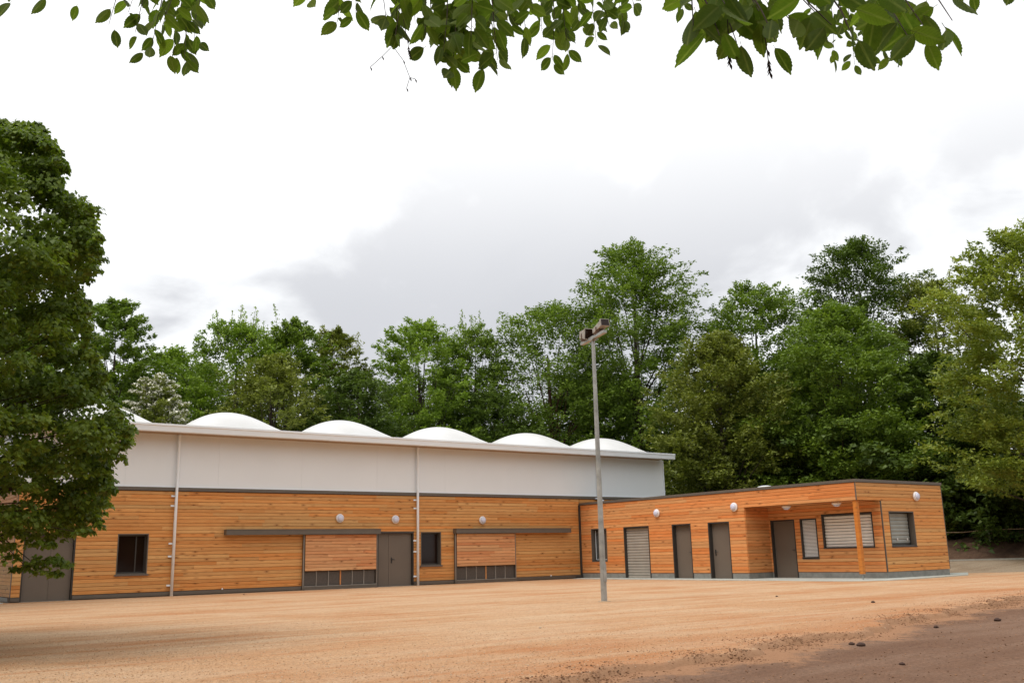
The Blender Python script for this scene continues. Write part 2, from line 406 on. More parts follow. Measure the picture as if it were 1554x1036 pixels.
def frame_wall(parent, name, mat, o3, ang, length, z0, z1, thick, openings, extra=0):
    """solid wall behind the boards with real openings"""
    xs = sorted({0, length}|{v for a, b, c, d in openings for v in (a, b)}); zs = sorted({z0, z1}|{v for a, b, c, d in openings for v in (max(c, z0), min(d, z1))})
    ca, sa = math.cos(ang), math.sin(ang); mb = MB()
    def P(x, y, z): return (o3[0]+ca*x-sa*y, o3[1]+sa*x+ca*y, z)
    for xa, xb in zip(xs, xs[1:]):
        run = None
        for za, zb in list(zip(zs, zs[1:]))+[(None, None)]:
            solid = za is not None and not any(a-1e-6 <= xa and xb <= b+1e-6 and c-1e-6 <= za and zb <= d+1e-6 for a, b, c, d in openings)
            if solid: run = (run[0] if run else za, zb)
            elif run:
                pts = [P(x, y, z) for z in run for x, y in ((xa, 0), (xb, 0), (xb, thick), (xa, thick))]
                mb.poly(pts, [(0,3,2,1),(4,5,6,7),(0,1,5,4),(1,2,6,5),(2,3,7,6),(3,0,4,7)]); run = None
    return mb.build(name, mat, parent)
def wbox(o3, ang, a, b):
    """box given in wall coordinates: x along, y inwards, z up -> 8 world points"""
    ca, sa = math.cos(ang), math.sin(ang)
    x0, y0, z0 = [min(a[i], b[i]) for i in range(3)]; x1, y1, z1 = [max(a[i], b[i]) for i in range(3)]
    P = lambda x, y, z: (o3[0]+ca*x-sa*y, o3[1]+sa*x+ca*y, z)
    return [P(x0,y0,z0),P(x1,y0,z0),P(x1,y1,z0),P(x0,y1,z0),P(x0,y0,z1),P(x1,y0,z1),P(x1,y1,z1),P(x0,y1,z1)]
BF = [(0,3,2,1),(4,5,6,7),(0,1,5,4),(1,2,6,5),(2,3,7,6),(3,0,4,7)]
class WB(MB):
    def __init__(s, o3, ang): super().__init__(); s.o3 = o3; s.ang = ang
    def wb(s, a, b): return s.poly(wbox(s.o3, s.ang, a, b), BF)
    def pt(s, x, y, z):
        ca, sa = math.cos(s.ang), math.sin(s.ang); return (s.o3[0]+ca*x-sa*y, s.o3[1]+sa*x+ca*y, z)

# a double or single door set into a wall
def door(parent, W0, x0, x1, z0, z1, depth=.10, split=None, handle=None, hinges='both', label=None):
    o3, ang = W0
    f = WB(o3, ang)
    t = .045
    f.wb((x0, -.022, z0), (x0+t, depth+.06, z1)); f.wb((x1-t, -.022, z0), (x1, depth+.06, z1)); f.wb((x0+t, -.022, z1-t), (x1-t, depth+.06, z1))
    fr = f.build('door', M['dark_frame'], parent)
    if label: fr['label'] = label
    xs = [x0+t+.004]+([split] if split else [])+[x1-t-.004]
    for i, (a, b) in enumerate(zip(xs, xs[1:])):
        l = WB(o3, ang); g = .004
        l.wb((a+g, depth, z0+.012), (b-g, depth+.045, z1-t-.006))
        if split and i == 0: l.wb((b-.055, depth-.012, z0+.012), (b+.028, depth-.001, z1-t-.006))
        l.build('leaf', M['door'], fr)
    for side in (0, 1):
        if hinges == 'left' and side: continue
        if hinges == 'right' and not side: continue
        for zz in (.28, 1.0, 1.72):
            h = WB(o3, ang); xx = x0+t if side == 0 else x1-t
            h.tube([h.pt(xx, depth-.012, z0+zz), h.pt(xx, depth-.012, z0+zz+.12)], .016, 8)
            h.build('hinge', M['black'], fr)
    if handle is not None:
        h = WB(o3, ang); hx, hd = handle
        h.wb((hx-.022, depth-.014, z0+.90), (hx+.022, depth-.001, z0+1.13))
        h.tube([h.pt(hx, depth-.012, z0+1.05), h.pt(hx, depth-.06, z0+1.05), h.pt(hx+hd*.13, depth-.06, z0+1.045)], .012, 8)
        h.build('handle', M['black'], fr)
    s = WB(o3, ang); s.wb((x0+.002, -.05, z0-.02), (x1-.002, depth+.04, z0+.010)); s.build('threshold', M['light_edge'], fr)
    return fr
def window(parent, W0, x0, x1, z0, z1, depth=.16, mullion=None, sill=True, glass='glass', frame='brown_metal'):
    o3, ang = W0
    f = WB(o3, ang); t = .03
    f.wb((x0, -.034, z0), (x0+t, depth+.08, z1)); f.wb((x1-t, -.034, z0), (x1, depth+.08, z1)); f.wb((x0+t, -.034, z1-t), (x1-t, depth+.08, z1)); f.wb((x0+t, .0, z0), (x1-t, depth+.08, z0+t))
    fr = f.build('window', M[frame], parent)
    s = WB(o3, ang); e = .05; a, b, c, d = x0+t, x1-t, z0+t, z1-t
    s.wb((a, depth, c), (a+e, depth+.05, d)); s.wb((b-e, depth, c), (b, depth+.05, d)); s.wb((a+e, depth, d-e), (b-e, depth+.05, d)); s.wb((a+e, depth, c), (b-e, depth+.05, c+e))
    if mullion: s.wb((mullion-.02, depth, c+e), (mullion+.02, depth+.05, d-e))
    s.build('sash', M['dark_frame'], fr)
    if glass: p = WB(o3, ang); p.wb((a+e, depth+.02, c+e), (b-e, depth+.028, d-e)); p.build('pane', M[glass], fr)
    if sill:
        q = WB(o3, ang); q.wb((x0-.045, -.075, z0-.055), (x1+.045, depth-.002, z0-.001)); q.build('sill', M['brown_metal'], fr)
    return fr

# ================================================================== THE GROUND
def sst(x, a, b):
    t = np.clip((x-a)/(b-a), 0, 1); return t*t*(3-2*t)
_rg = np.random.default_rng(5)
_waves = [(_rg.normal(size=2), _rg.uniform(0, 6.28)) for _ in range(40)]
def fbm(x, y, base=1.0, octs=5):
    z = np.zeros_like(np.asarray(x, float)); amp = 1.0; fr = base; k = 0
    for o in range(octs):
        for j in range(4):
            w, p = _waves[(o*4+j) % 40]; w = w/np.linalg.norm(w)
            z = z + amp*np.sin((w[0]*x+w[1]*y)*fr+p+1.7*np.sin((w[1]*x-w[0]*y)*fr*.7+p*2))*.25
        amp *= .5; fr *= 2.03
    return z
def dl(x, y):                # forward distance and sideways offset seen from the standpoint
    a = x-CAM[0]; b = y-CAM[1]
    return a*FH[0]+b*FH[1], a*RT0[0]+b*RT0[1]
def xy(d, l): return CAM[0]+FH[0]*d+RT0[0]*l, CAM[1]+FH[1]*d+RT0[1]*l
def hill_start(l): return 66-21*sst(l, 7, 17)
def hill(d, l):
    s = hill_start(l)
    return sst(d, s, s+26)*(1.0+6.0*sst(l, -5, 22))
EX = np.array([-70, -45, -32, -26, -23.8, -22.2, -19.8, -17.9, -14.7, -8.6, 0, 14, 40.]); EY = np.array([-30, -29, -28.2, -27.9, -27.62, -27.46, -26.97, -26.73, -25.74, -24.33, -22.6, -20, -15.])
def edge_y(x): return np.interp(x, EX, EY)+.13*np.sin(x*1.9)+.08*np.sin(x*4.7+1)+.05*np.sin(x*11+2)
def set_rim(o, r, nm='rim'):
    a = o.data.attributes.new(nm, 'FLOAT', 'POINT'); a.data.foreach_set('value', np.ascontiguousarray(r, dtype=np.float32).ravel()); return o
def grid_mesh(name, X, Y, Z, mat, smooth=True):
    n, m = X.shape; v = np.stack([X, Y, Z], -1).reshape(-1, 3)
    i = np.arange(n*m).reshape(n, m); q = np.stack([i[:-1, :-1], i[1:, :-1], i[1:, 1:], i[:-1, 1:]], -1).reshape(-1, 4)
    me = bpy.data.meshes.new(name); me.vertices.add(len(v)); me.vertices.foreach_set('co', v.ravel())
    me.loops.add(q.size); me.loops.foreach_set('vertex_index', q.ravel()); me.polygons.add(len(q))
    me.polygons.foreach_set('loop_start', np.arange(0, q.size, 4)); me.polygons.foreach_set('use_smooth', np.full(len(q), smooth))
    me.update(calc_edges=True); me.materials.append(mat); return me
# far ground to the horizon
dd = np.concatenate([np.linspace(-60, 36, 25), np.linspace(38, 110, 37), np.geomspace(115, 1200, 14)]); ll = np.concatenate([-np.geomspace(1200, 62, 9), np.linspace(-60, 60, 49), np.geomspace(62, 1200, 9)])
D, Lq = np.meshgrid(dd, ll); X, Y = xy(D, Lq)
Z = -.12+hill(D, Lq)+.25*fbm(X, Y, .35, 3)*sst(D, 66, 90)
tag(link('ground', grid_mesh('ground', X, Y, Z, M['forest_floor'])), kind='structure')
# packed earth track in the right foreground
def track_z(x, y): return -.045+.018*fbm(x, y, .8, 5)-.02*sst(edge_y(x)-y, 0, 1.5)+.006*fbm(x, y, 9, 2)
tx = np.concatenate([np.linspace(-75, -31, 30), np.linspace(-30.8, -5, 170), np.linspace(-4.5, 45, 50)]); ts = np.concatenate([np.linspace(-1.2, 3, 42), np.linspace(3.2, 45, 60)])
X, S = np.meshgrid(tx, ts, indexing='ij'); Y = edge_y(X)-S
set_rim(tag(link('dirt_track', grid_mesh('dirt_track', X, Y, track_z(X, Y), M['track'])), kind='structure'), np.exp(-np.maximum(edge_y(X)-Y, 0)/.40))
# sandy yard, its torn rim heaped a little over the track
def yard_z(x, y):
    s = y-edge_y(x)
    berm = .030*np.exp(-((s-.20)/.22)**2)*(.6+.4*np.sin(x*2.3+np.sin(x*.9)*2))*np.clip(1+1.2*fbm(x, y, 7, 4), .0, 2.2)
    return berm*sst(y, -20, -23)+.012*fbm(x, y, .5, 4)*sst(-y, 2, 6)*sst(dl(x, y)[0], 40, 34) - .10*sst(-s, -.10, .08)
ts = np.concatenate([np.linspace(-.1, 1.2, 34), np.linspace(1.26, 4, 40), 4+np.linspace(.02, 1, 70)**1.4*40])
X, S = np.meshgrid(np.concatenate([np.linspace(-75, -31, 40), np.linspace(-30.9, -6, 230), np.linspace(-5.8, 14.5, 60)]), ts, indexing='ij')
ytop = np.where(X < 4.5, 14.0, np.interp(X, [4.5, 8, 14.5], [14.0, -8.0, -11.5]))
e = edge_y(X); Y = e+S*(ytop-e)/44.0*1.0
Y = np.where(S < 4, e+S, e+4+(S-4)/40*(ytop-e-4))
_yo = set_rim(tag(link('gravel_yard', grid_mesh('gravel_yard', X, Y, yard_z(X, Y), M['yard'])), kind='structure'), np.exp(-np.maximum(Y-edge_y(X), 0)/.13)); set_rim(_yo, np.exp(-np.maximum(Y-edge_y(X), 0)/1.7), 'rim2')

# ================================================================== THE HALL
HX0, HX1, HD = -23.66, 5.62, 13.0
ZB = .165                                   # lowest board
hall = empty('gym_hall', (HX0, 0, 0), 'long sports hall with orange timber boards below white cladding and a white bubble roof', 'building')
W_front = ((HX0, 0, 0), 0.0)
ROWS = 28
zk = lambda k: ZB+k*PITCH_B
ZTOPB = zk(ROWS)+.0                          # 3.595
dz = zk(16)                                  # opening head  ~2.125
op = []
def HXr(x): return x-HX0
DA = (HXr(-23.40), HXr(-21.84)); WA = (HXr(-20.52), HXr(-19.50)); G1 = (HXr(-13.80), HXr(-10.66)); DB = (HXr(-10.60), HXr(-8.93)); WBn = (HXr(-8.60), HXr(-7.62)); G2 = (HXr(-6.98), HXr(-3.83))
zs_ = zk(5)                                  # window sill 0.78
op_b = [(DA[0], DA[1], -1, dz), (WA[0], WA[1], zs_, dz), (G1[0], G1[1], -1, dz), (DB[0], DB[1], -1, dz), (WBn[0], WBn[1], zs_, dz), (G2[0], G2[1], -1, dz)]
frame_wall(hall, 'wall_core', M['backing'], *W_front, HX1-HX0, .0, ZTOPB+.01, .28, op_b)
n1_ = clad(hall, (HX0, 0, 0), 0.0, HXr(-.03), ZB, ROWS, op_b, 'larch', 4.6)
n1_ += clad(hall, (0.0, 0, 0), 0.0, HX1-.02, zk(26), 2, [], 'larch', 4.6)
# end wall facing left
endw = ((HX0-.0, HD, 0), -math.pi/2)
frame_wall(hall, 'end_wall_core', M['backing'], (HX0+.001, HD, 0), -math.pi/2, HD-.30, .0, ZTOPB+.01, .28, [])
n2_ = clad(hall, (HX0, HD, 0), -math.pi/2, HD-.02, ZB, ROWS, [], 'larch', 6.5)
m = MB(); m.box((HX0-.026, -.028, ZB), (HX0-.001, -.001, ZTOPB)); m.build('corner_trim', M['larch'].copy() if False else M['brown_metal'], hall)
# back and right walls, plain
m = MB(); m.box((HX0+.3, HD-.3, 0), (HX1, HD, 5.5)); m.box((HX1-.3, .3, 0), (HX1, HD-.3, 5.5)); m.build('rear_wall', M['white_panel'], hall)
# plinth strips between the openings
pl_ = MB()
for a, b in cut((0, HXr(-.06)), [(DA[0], DA[1]), (G1[0]-.02, G1[1]+.06), (DB[0], DB[1]), (G2[0]-.02, G2[1]+.02)]):
    pl_ = MB(); pl_.box((HX0+a, -.075, .035), (HX0+b, .0, ZB-.012)); pl_.box((HX0+a, -.04, -.1), (HX0+b, .0, .036)); pl_.build('plinth_flashing', M['brown_metal'], hall)
pl_ = MB(); pl_.box((HX0-.075, 0, .035), (HX0, HD, ZB-.012)); pl_.box((HX0-.04, 0, -.1), (HX0, HD, .036)); pl_.build('plinth_flashing', M['brown_metal'], hall)
# dark strip over the boards
m = MB(); m.box((HX0-.06, -.075, ZTOPB+.012), (HX1+.02, .0, ZTOPB+.13)); m.box((HX0-.06, 0, ZTOPB+.012), (HX0, HD, ZTOPB+.13)); m.build('drip_flashing', M['brown_metal'], hall)
# white cladding sheets with fine joints
ZC0, ZC1 = ZTOPB+.13, 5.60
wp = 3.25; x = HX0; 
m = MB(); m.box((HX0+.02, .012, ZC0), (HX1-.02, .2, ZC1+.1)); m.box((HX0+.012, .2, ZC0), (HX0+.2, HD, ZC1+.1)); m.build('upper_wall_core', M['white_panel'], hall)
npan = 9; w_ = (HX1-HX0)/npan; pm = MB(); pm.box((.0015, -.022, ZC0+.012), (w_-.0015, .011, ZC1)); pme = pm.mesh('cladding_panel', M['white_panel'])
for i in range(npan): link('cladding_panel', pme, hall, loc=Vector((HX0+i*w_, 0, 0))-origin(hall))
for i in range(4):
    p2 = MB(); p2.box((-.022, .004, ZC0+.012), (.011, HD/4-.004, ZC1)); link('cladding_panel', p2.mesh('end_panel', M['white_panel']), hall, loc=Vector((HX0, i*HD/4, 0))-origin(hall))
m = MB(); m.box((HX0-.03, -.05, ZC0+.001), (HX1+.03, -.023, ZC0+.045)); m.build('panel_base_rail', M['gutter'], hall)
m = MB(); m.box((HX1-.06, -.05, ZC0+.046), (HX1+.012, -.0225, ZC1-.01)); m.build('corner_trim', M['gutter'], hall)
# eave: soffit boards and gutter
EO = .72
sw = 3.66; ns = int((HX1+.3-(HX0-.5))/sw)
sm = MB(); sm.box((.004, -EO, ZC1-.0), (sw-.004, .0, ZC1+.03)); sme = sm.mesh('soffit_board', M['soffit'])
for i in range(8): link('soffit_board', sme, hall, loc=Vector((HX0-.4+i*3.67, 0, 0))-origin(hall))
m = MB()
prof = [(-EO-.10, ZC1+.02), (-EO-.12, ZC1+.05), (-EO-.14, ZC1+.19), (-EO-.16, ZC1+.215), (-EO-.16, ZC1+.25), (-EO-.03, ZC1+.25), (-EO-.03, ZC1+.035), (.0, ZC1+.035), (.0, ZC1+.02), (-EO+.0, ZC1-.005), (-EO-.08, ZC1-.005)]
prof = [(-EO-.06, ZC1-.02), (-EO-.11, ZC1+.0), (-EO-.13, ZC1+.17), (-EO-.155, ZC1+.195), (-EO-.155, ZC1+.26), (-EO+.1, ZC1+.26), (-EO+.1, ZC1+.032), (-EO+.002, ZC1+.032), (-EO-.002, ZC1-.02)]
gx0, gx1 = HX0-.45, HX1+.06
P0 = [(gx0, y, z) for y, z in prof]; P1 = [(gx1, y, z) for y, z in prof]; k = len(prof)
m.poly(P0+P1, [(i, i+k, (i+1) % k+k, (i+1) % k) for i in range(k)]+[tuple(range(k)), tuple(range(2*k-1, k-1, -1))]); m.build('gutter', M['gutter'], hall)
# membrane roof: a row of bubble vaults
CX = [-21.2, -16.43, -11.65, -6.85, -1.98, 2.72]
xx = np.linspace(HX0-.3, HX1+.05, 300); yy = np.concatenate([np.linspace(-.62, 5, 40), np.linspace(5.3, HD+.2, 20)])
X, Y = np.meshgrid(xx, yy, indexing='ij')
Z = np.zeros_like(X)
for c in CX:
    t_ = np.abs(X-c)/1.74
    b = np.where(t_ < 1, (1-t_**2)**.82, 0)
    yr = (Y+.60)/4.5; g = np.sin((yr-np.floor(yr))*math.pi)**.62
    Z = np.maximum(Z, .87*b*g)
Z = ZC1+.235+Z+.04*sst(Y, -.6, 1)-.012*np.maximum(Y-3, 0)
tag(link('membrane_roof', grid_mesh('membrane_roof', X, Y, Z, M['membrane']), hall))
# membrane seams
m = MB()
for c in CX[1:]:
    pass
# doors and windows
door(hall, W_front, DA[0]+.002, DA[1]-.002, .0, dz-.003, split=DA[0]+.90, hinges='both', label='wide grey double door, left end of hall')
window(hall, W_front, WA[0]+.002, WA[1]-.002, zs_+.0, dz-.003, mullion=WA[0]+.66)
door(hall, W_front, DB[0]+.002, DB[1]-.002, .0, dz-.003, split=DB[0]+.62, handle=(DB[0]+.70, 1), hinges='both', label='grey double door with black lever handle')
window(hall, W_front, WBn[0]+.002, WBn[1]-.002, zs_, dz-.003)
m = MB(); m.box((HX0+DA[0]-.04, -.055, dz-.002), (HX0+DA[1]+.02, -.0, dz+.035)); m.build('door_head_flashing', M['brown_metal'], hall)
m = MB(); m.box((HX0+DB[0]-.0, -.045, dz-.002), (HX0+DB[1], -.0, dz+.03)); m.build('door_head_flashing', M['brown_metal'], hall)
# openings with sliding timber shutters
def sliding(G, rail0, rail1, side):
    x0, x1 = HX0+G[0], HX0+G[1]
    m = MB(); m.box((rail0, -.30, 2.055), (rail1, -.026, 2.245)); m.box((rail0, -.315, 2.235), (rail1+.01, -.026, 2.255)); m.build('shutter_rail', M['brown_metal'], hall)
    for ja, jb in ((x0, x0+.055), (x1-.055, x1)): m = MB(); m.box((ja, -.13, .10), (jb, .2, 2.05)); m.build('opening_jamb', M['brown_metal'], hall)
    for ja, jb in ((x0-.012, x0+.012), (x1-.03, x1-.012)): m = MB(); m.box((ja, -.145, .02), (jb, -.131, 2.05)); m.build('guide_edge', M['light_edge'], hall)
    # base beam
    m = MB(); m.box((x0+.02, -.16, -.03), (x1, .0, .125)); m.build('base_beam', M['brown_metal'], hall)
    m = MB(); m.box((x0+.056, -.15, .126), (x1-.056, .0, .146)); m.build('base_ledge', M['light_edge'], hall)
    # grille bays
    gh = .70; n = 6; w = (x1-x0-.12)/n; g = MB(); g.box((x0+.058, .03, .147), (x1-.058, .05, gh-.002)); gr = g.build('grille', M['black'], hall)
    gm = MB()
    gm.box((.02, -.05, .16), (w-.02, -.035, gh-.012))
    for q in range(14): gm.box((.03+q*(w-.06)/14, -.058, .17), (.03+q*(w-.06)/14+.012, -.051, gh-.02))
    gme = gm.mesh('grille_panel', M['grille'])
    for q in range(n): link('grille_panel', gme, gr, loc=Vector((x0+.06+q*w, 0, 0))-origin(gr))
    for q in range(1, n):
        mm = MB(); ww = .022 if q == 3 else .013; mm.box((x0+.06+q*w-ww, -.085, .147), (x0+.06+q*w+ww, .0, gh)); mm.build('mullion', M['larch_front'] if q == 3 else M['light_edge'], gr)
    # shutter leaf, boarded
    s = MB(); s.box((x0+.06, -.135, gh-.01), (x1-.06, -.10, 2.05)); sh = s.build('sliding_shutter', M['backing'], hall)
    sh['label'] = 'pinkish timber boarded shutter panel'
    clad(sh, (x0+.062, -.136, 0), 0.0, x1-x0-.124, gh+.002, 11, [], 'larch_pink', 2.6)
    # jambs of the wall above the door line
    return sh
sliding(G1, -16.86, -10.60, 1)
sliding(G2, -7.02, -.78, 0)
# downpipes
def pipe(name, pts, r, brackets, mat='white_pvc'):
    m = MB(); m.tube(pts, r, 12); p = m.build(name, M[mat], hall)
    for z in brackets:
        b = MB(); x_, y_ = pts[-1][0], pts[-1][1]
        b.box((x_-.16, -.075, z-.03), (x_-.05, -.026, z+.03)); b.box((x_-.051, y_-.02, z-.02), (x_, -.03, z+.02)); b.build('pipe_bracket', M['white_pvc'], p)
    return p
for px in (-18.66, -8.80):
    pipe('downpipe', [(px, -.15, ZC1-.002), (px, -.15, ZC1-.06), (px, -.13, ZC1-.08), (px, -.13, ZC0+.10), (px, -.13, 0.0)], .052, (3.42, 3.08, 1.78, 1.34, .36))
pipe('downpipe', [(1.15, -.13, ZC1-.002), (1.15, -.13, ZC1-.08), (1.15, -.13, 3.66), (1.19, -.19, 3.56), (1.27, -.30, 3.50)], .052, ())
m = MB(); m.box((.92, -.16, 3.60), (1.12, -.08, 3.65)); m.build('pipe_outlet', M['white_pvc'], hall)
# small vent stubs on the plinth
for vx in (-16.85, -1.85):
    m = MB(); m.lathe([(.03, 0), (.028, .03), (.01, .06)], 10, 'z', (vx, -.06, ZB-.02)); m.build('plinth_vent', M['white_pvc'], hall)

# ================================================================== THE ANNEX
WY, WX1, XB, YA = -14.78, 5.36, 1.366, -9.84
ann = empty('annex', (0, WY, 0), 'low flat-roofed timber annex with corner porch and grey concrete base', 'building')
ZP = .235; AR = 25                      # rows
za = lambda k: ZP+k*PITCH_B
AT = za(AR)                             # 3.2975
# front wall faces left (-X): runs from y=0 down to WY ; wall angle -90deg, outside on its right = -X
Wf = ((0, 0, 0), -math.pi/2)
hd = za(16)-.0                          # door head 2.195
lint = za(21)-.06                       # porch head
LINT = za(20)+.065
fw_open = [(.80, 1.86, za(4), hd), (2.977, 4.572, -1, hd), (5.926, 6.995, -1, hd), (7.923, 9.037, -1, hd)]
LR = 20                                  # rows up to porch lintel -> za(20)=2.685
zlin = za(LR)
fo_b = fw_open+[(9.84, 14.78, -1, zlin)]
frame_wall(ann, 'front_wall_core', M['backing'], *Wf, 14.775, 0.24-.0, AT, .24, [(a, b, c, d) for a, b, c, d in fo_b])
c1 = clad(ann, (0, 0, 0), -math.pi/2, 14.775, ZP, AR, fo_b, 'larch_front', 4.3)
# right wall faces -Y
Wr = ((0.0, WY, 0), 0.0)
ro = [(0, XB+.03, -1, zlin), (1.80, 3.36, za(7), za(17))]
frame_wall(ann, 'gable_wall_core', M['backing'], (.0, WY, 0), 0.0, WX1, .24, AT, .24, ro)
c2 = clad(ann, (0, WY, 0), 0.0, WX1-.0, ZP, AR, ro, 'larch', 5.6)
# porch: back wall and side wall
Wb = ((XB, YA, 0), -math.pi/2)
bo = [(.09, 1.235, -1, hd), (1.48, 2.24, za(4), hd), (2.46, 4.60, za(7)-.035, hd+.05)]
bo_b = [(.09, 1.235, -1, hd), (1.48, 2.24, za(4), hd), (2.46, 4.60, za(7)-.03, za(17)-.02)]
frame_wall(ann, 'porch_wall_core', M['backing'], *Wb, 4.90, .24, zlin+.1, .2, bo_b)
c3 = clad(ann, (XB, YA, 0), -math.pi/2, 4.94, ZP, LR, bo_b, 'larch_front', 5.2)
Ws = ((.0, YA, 0), 0.0)
c4 = clad(ann, (0.0, YA, 0), 0.0, XB-.026, ZP, LR, [], 'larch_front', 6)
m = MB(); m.box((.002, YA+.001, .24), (XB, YA+.2, AT)); m.build('porch_side_core', M['backing'], ann)
# far and rear walls, roof
m = MB(); m.box((WX1-.25, WY+.25, .24), (WX1-.002, .0, AT)); m.build('rear_wall', M['larch'], ann)
m = MB(); m.box((.02, WY+.02, AT-.02), (WX1-.02, -.06, AT+.03)); m.build('roof', M['brown_metal'], ann)
m = MB(); m.box((.24, WY+.24, zlin+.02), (XB+.2, YA-.001, zlin+.05)); m.build('porch_ceiling_core', M['backing'], ann)
for i in range(11):                     # ceiling boards
    y0 = YA-.02-i*.45; b = MB(); b.box((.0, y0-.44, zlin), (XB, y0, zlin+.019)) if y0-.44 > WY else b.box((.0, WY+.002, zlin), (XB, y0, zlin+.019))
    b.build('ceiling_board', M['larch_front'], ann)
# fascia cap
m = MB(); m.box((-.06, WY-.06, AT+.004), (-.0, -.03, AT+.105)); m.box((0, WY-.06, AT+.004), (WX1+.05, WY, AT+.105)); m.box((WX1-.01, WY, AT+.004), (WX1+.05, -.03, AT+.105)); m.build('roof_edge_cap', M['brown_metal'], ann)
# corner strips
for A_, B_ in (((-.030, WY-.030, zlin), (.0, WY-.0, AT)), ((XB+.022, WY-.030, ZP), (XB+.05, WY+.05, zlin)), ((WX1, WY-.03, ZP), (WX1+.03, WY+.02, AT))): m = MB(); m.box(A_, B_); m.build('corner_trim', M['brown_metal'], ann)
# dark downpipe in the inner corner
m = MB(); m.box((-.10, -.105, 0.06), (-.03, -.03, 3.30)); m.build('downpipe', M['dark_frame'], ann)
m = MB(); m.box((-.42, -.13, -.02), (-.02, -.028, .09)); m.build('corner_shoe', M['dark_frame'], ann)
# concrete base
m = MB()
for a, b in cut((.03, 9.84), [(2.977, 4.572), (5.926, 6.995), (7.923, 9.037)]): m.box((-.004, -b, -.1), (.25, -a, ZP-.008))
m.box((.25, YA, -.1), (XB-.0, YA+.22, ZP-.008))
m.box((.004, YA-.004, -.1), (.25, YA, ZP-.0085))
for a, b in cut((0, 4.94), [(.09, 1.235)]): m.box((XB-.004, YA-b, -.1), (XB+.22, YA-a, ZP-.008))
m.box((XB+.22, WY-.004, -.1), (WX1, WY+.2, ZP-.008)); m.box((XB-.004, WY-.004, -.1), (XB+.22, WY+.004, ZP-.008))
m.box((WX1-.2, WY+.2, -.1), (WX1-.004, -.05, ZP-.008)); m.build('concrete_base', M['plinth'], ann)
# porch post on a steel foot
px_, py_ = .02, WY+.03
m = MB(); m.box((px_-.0, py_+.0, .20), (px_+.145, py_+.145, zlin-.001)); m.build('porch_post', M['post'], ann, bevel=.006)
m = MB(); m.tube([(px_+.07, py_+.07, .0), (px_+.07, py_+.07, .2)], .018, 10); m.box((px_+.01, py_+.01, .185), (px_+.135, py_+.135, .199)); m.box((px_+.01, py_+.01, .0), (px_+.135, py_+.135, .016)); m.build('post_foot', M['galv'], ann)
# small window by the inner corner, with blind
w = window(ann, Wf, .802, 1.858, za(4)+.002, hd-.003, depth=.15, glass='pane', sill=False)
b = WB(*Wf); b.wb((.86, .155, za(4)+.06), (.90, .175, hd-.06)); b.wb((.86, .155, za(4)+.06), (1.80, .175, za(4)+.10)); b.build('pale_edge', M['white_pvc'], w)
b = WB(*Wf); b.wb((.90, .21, za(4)+.1), (1.80, .22, hd-.06)); b.build('blind', M['shutter_grey'], w)
# roller shutter of the store
def roller(name, W0, x0, x1, z0, z1, n, mat, depth, frame='dark_frame', curve=.012, jit=0, gap=.004, label=None, botbar=True):
    f = WB(*W0); t = .05
    f.wb((x0, -.026, z0), (x0+t, depth+.06, z1)); f.wb((x1-t, -.026, z0), (x1, depth+.06, z1)); f.wb((x0+t, -.026, z1-t), (x1-t, depth+.06, z1))
    if botbar: f.wb((x0-.0, -.05, z0-.0), (x1+.0, depth+.06, z0+.04))
    fr = f.build(name, M[frame], ann)
    if label: fr['label'] = label
    bk = WB(*W0); bk.wb((x0+t, depth+.045, z0), (x1-t, depth+.058, z1-t)); bk.build('shutter_back', M['dark_frame'], fr)
    zz0 = z0+(.04 if botbar else .0); h = (z1-t-zz0)/n; rr = random.Random(n)
    for i in range(n):
        s = WB(*W0); a = zz0+i*h+gap*.5; b_ = zz0+(i+1)*h-gap*.5; d = depth+rr.uniform(-jit, jit); ys = [(a, d+curve), (a+(b_-a)*.25, d+.002), (a+(b_-a)*.6, d), (a+(b_-a)*.85, d+.006), (b_, d+curve*1.6)]
        p = [s.pt(xq, yq, zq) for xq in (x0+t+.002, x1-t-.002) for zq, yq in ys]; kk = len(ys)
        s.poly(p, [(j, j+kk, j+kk+1, j+1) for j in range(kk-1)]); s.build('slat', M[mat], fr)
    return fr
roller('roller_shutter', Wf, 2.98, 4.569, .0, hd-.002, 18, 'shutter_grey', .10, botbar=False, gap=.006, curve=.02, label='grey metal roller shutter down to the ground')
door(ann, Wf, 5.929, 6.992, .0, hd-.003, depth=.16, handle=(6.86, -1), hinges='left', label='grey single door next to the roller shutter')
door(ann, Wf, 7.926, 9.034, .0, hd-.003, depth=.16, handle=(8.10, 1), hinges='right', label='grey single door next to the porch')
door(ann, Wb, .093, 1.232, .0, hd-.003, depth=.10, handle=(1.12, -1), hinges='left', label='grey door inside the porch')
roller('louvre_window', Wb, 1.482, 2.238, za(4)+.002, hd-.002, 27, 'louvre', .055, frame='dark_frame', curve=.028, gap=.013, label='tall narrow window behind fine white louvres')
m = WB(*Wb); m.wb((1.49, -.05, za(4)-.03), (2.24, .04, za(4)+.06)); m.build('louvre_sill', M['brown_metal'], ann)
roller('roller_window', Wb, 2.463, 4.597, za(7)-.028, za(17)-.022, 10, 'shutter_white', .07, curve=.02, gap=.012, jit=.006, label='wide porch window with pale roller shutter closed')
w = window(ann, Wr, 1.803, 3.357, za(7)+.002, za(17)-.003, depth=.17, glass=None, sill=False)
b = WB(*Wr); b.wb((1.80, -.05, za(7)-.03), (3.36, .05, za(7)-.001)); b.build('sill', M['black'], w)
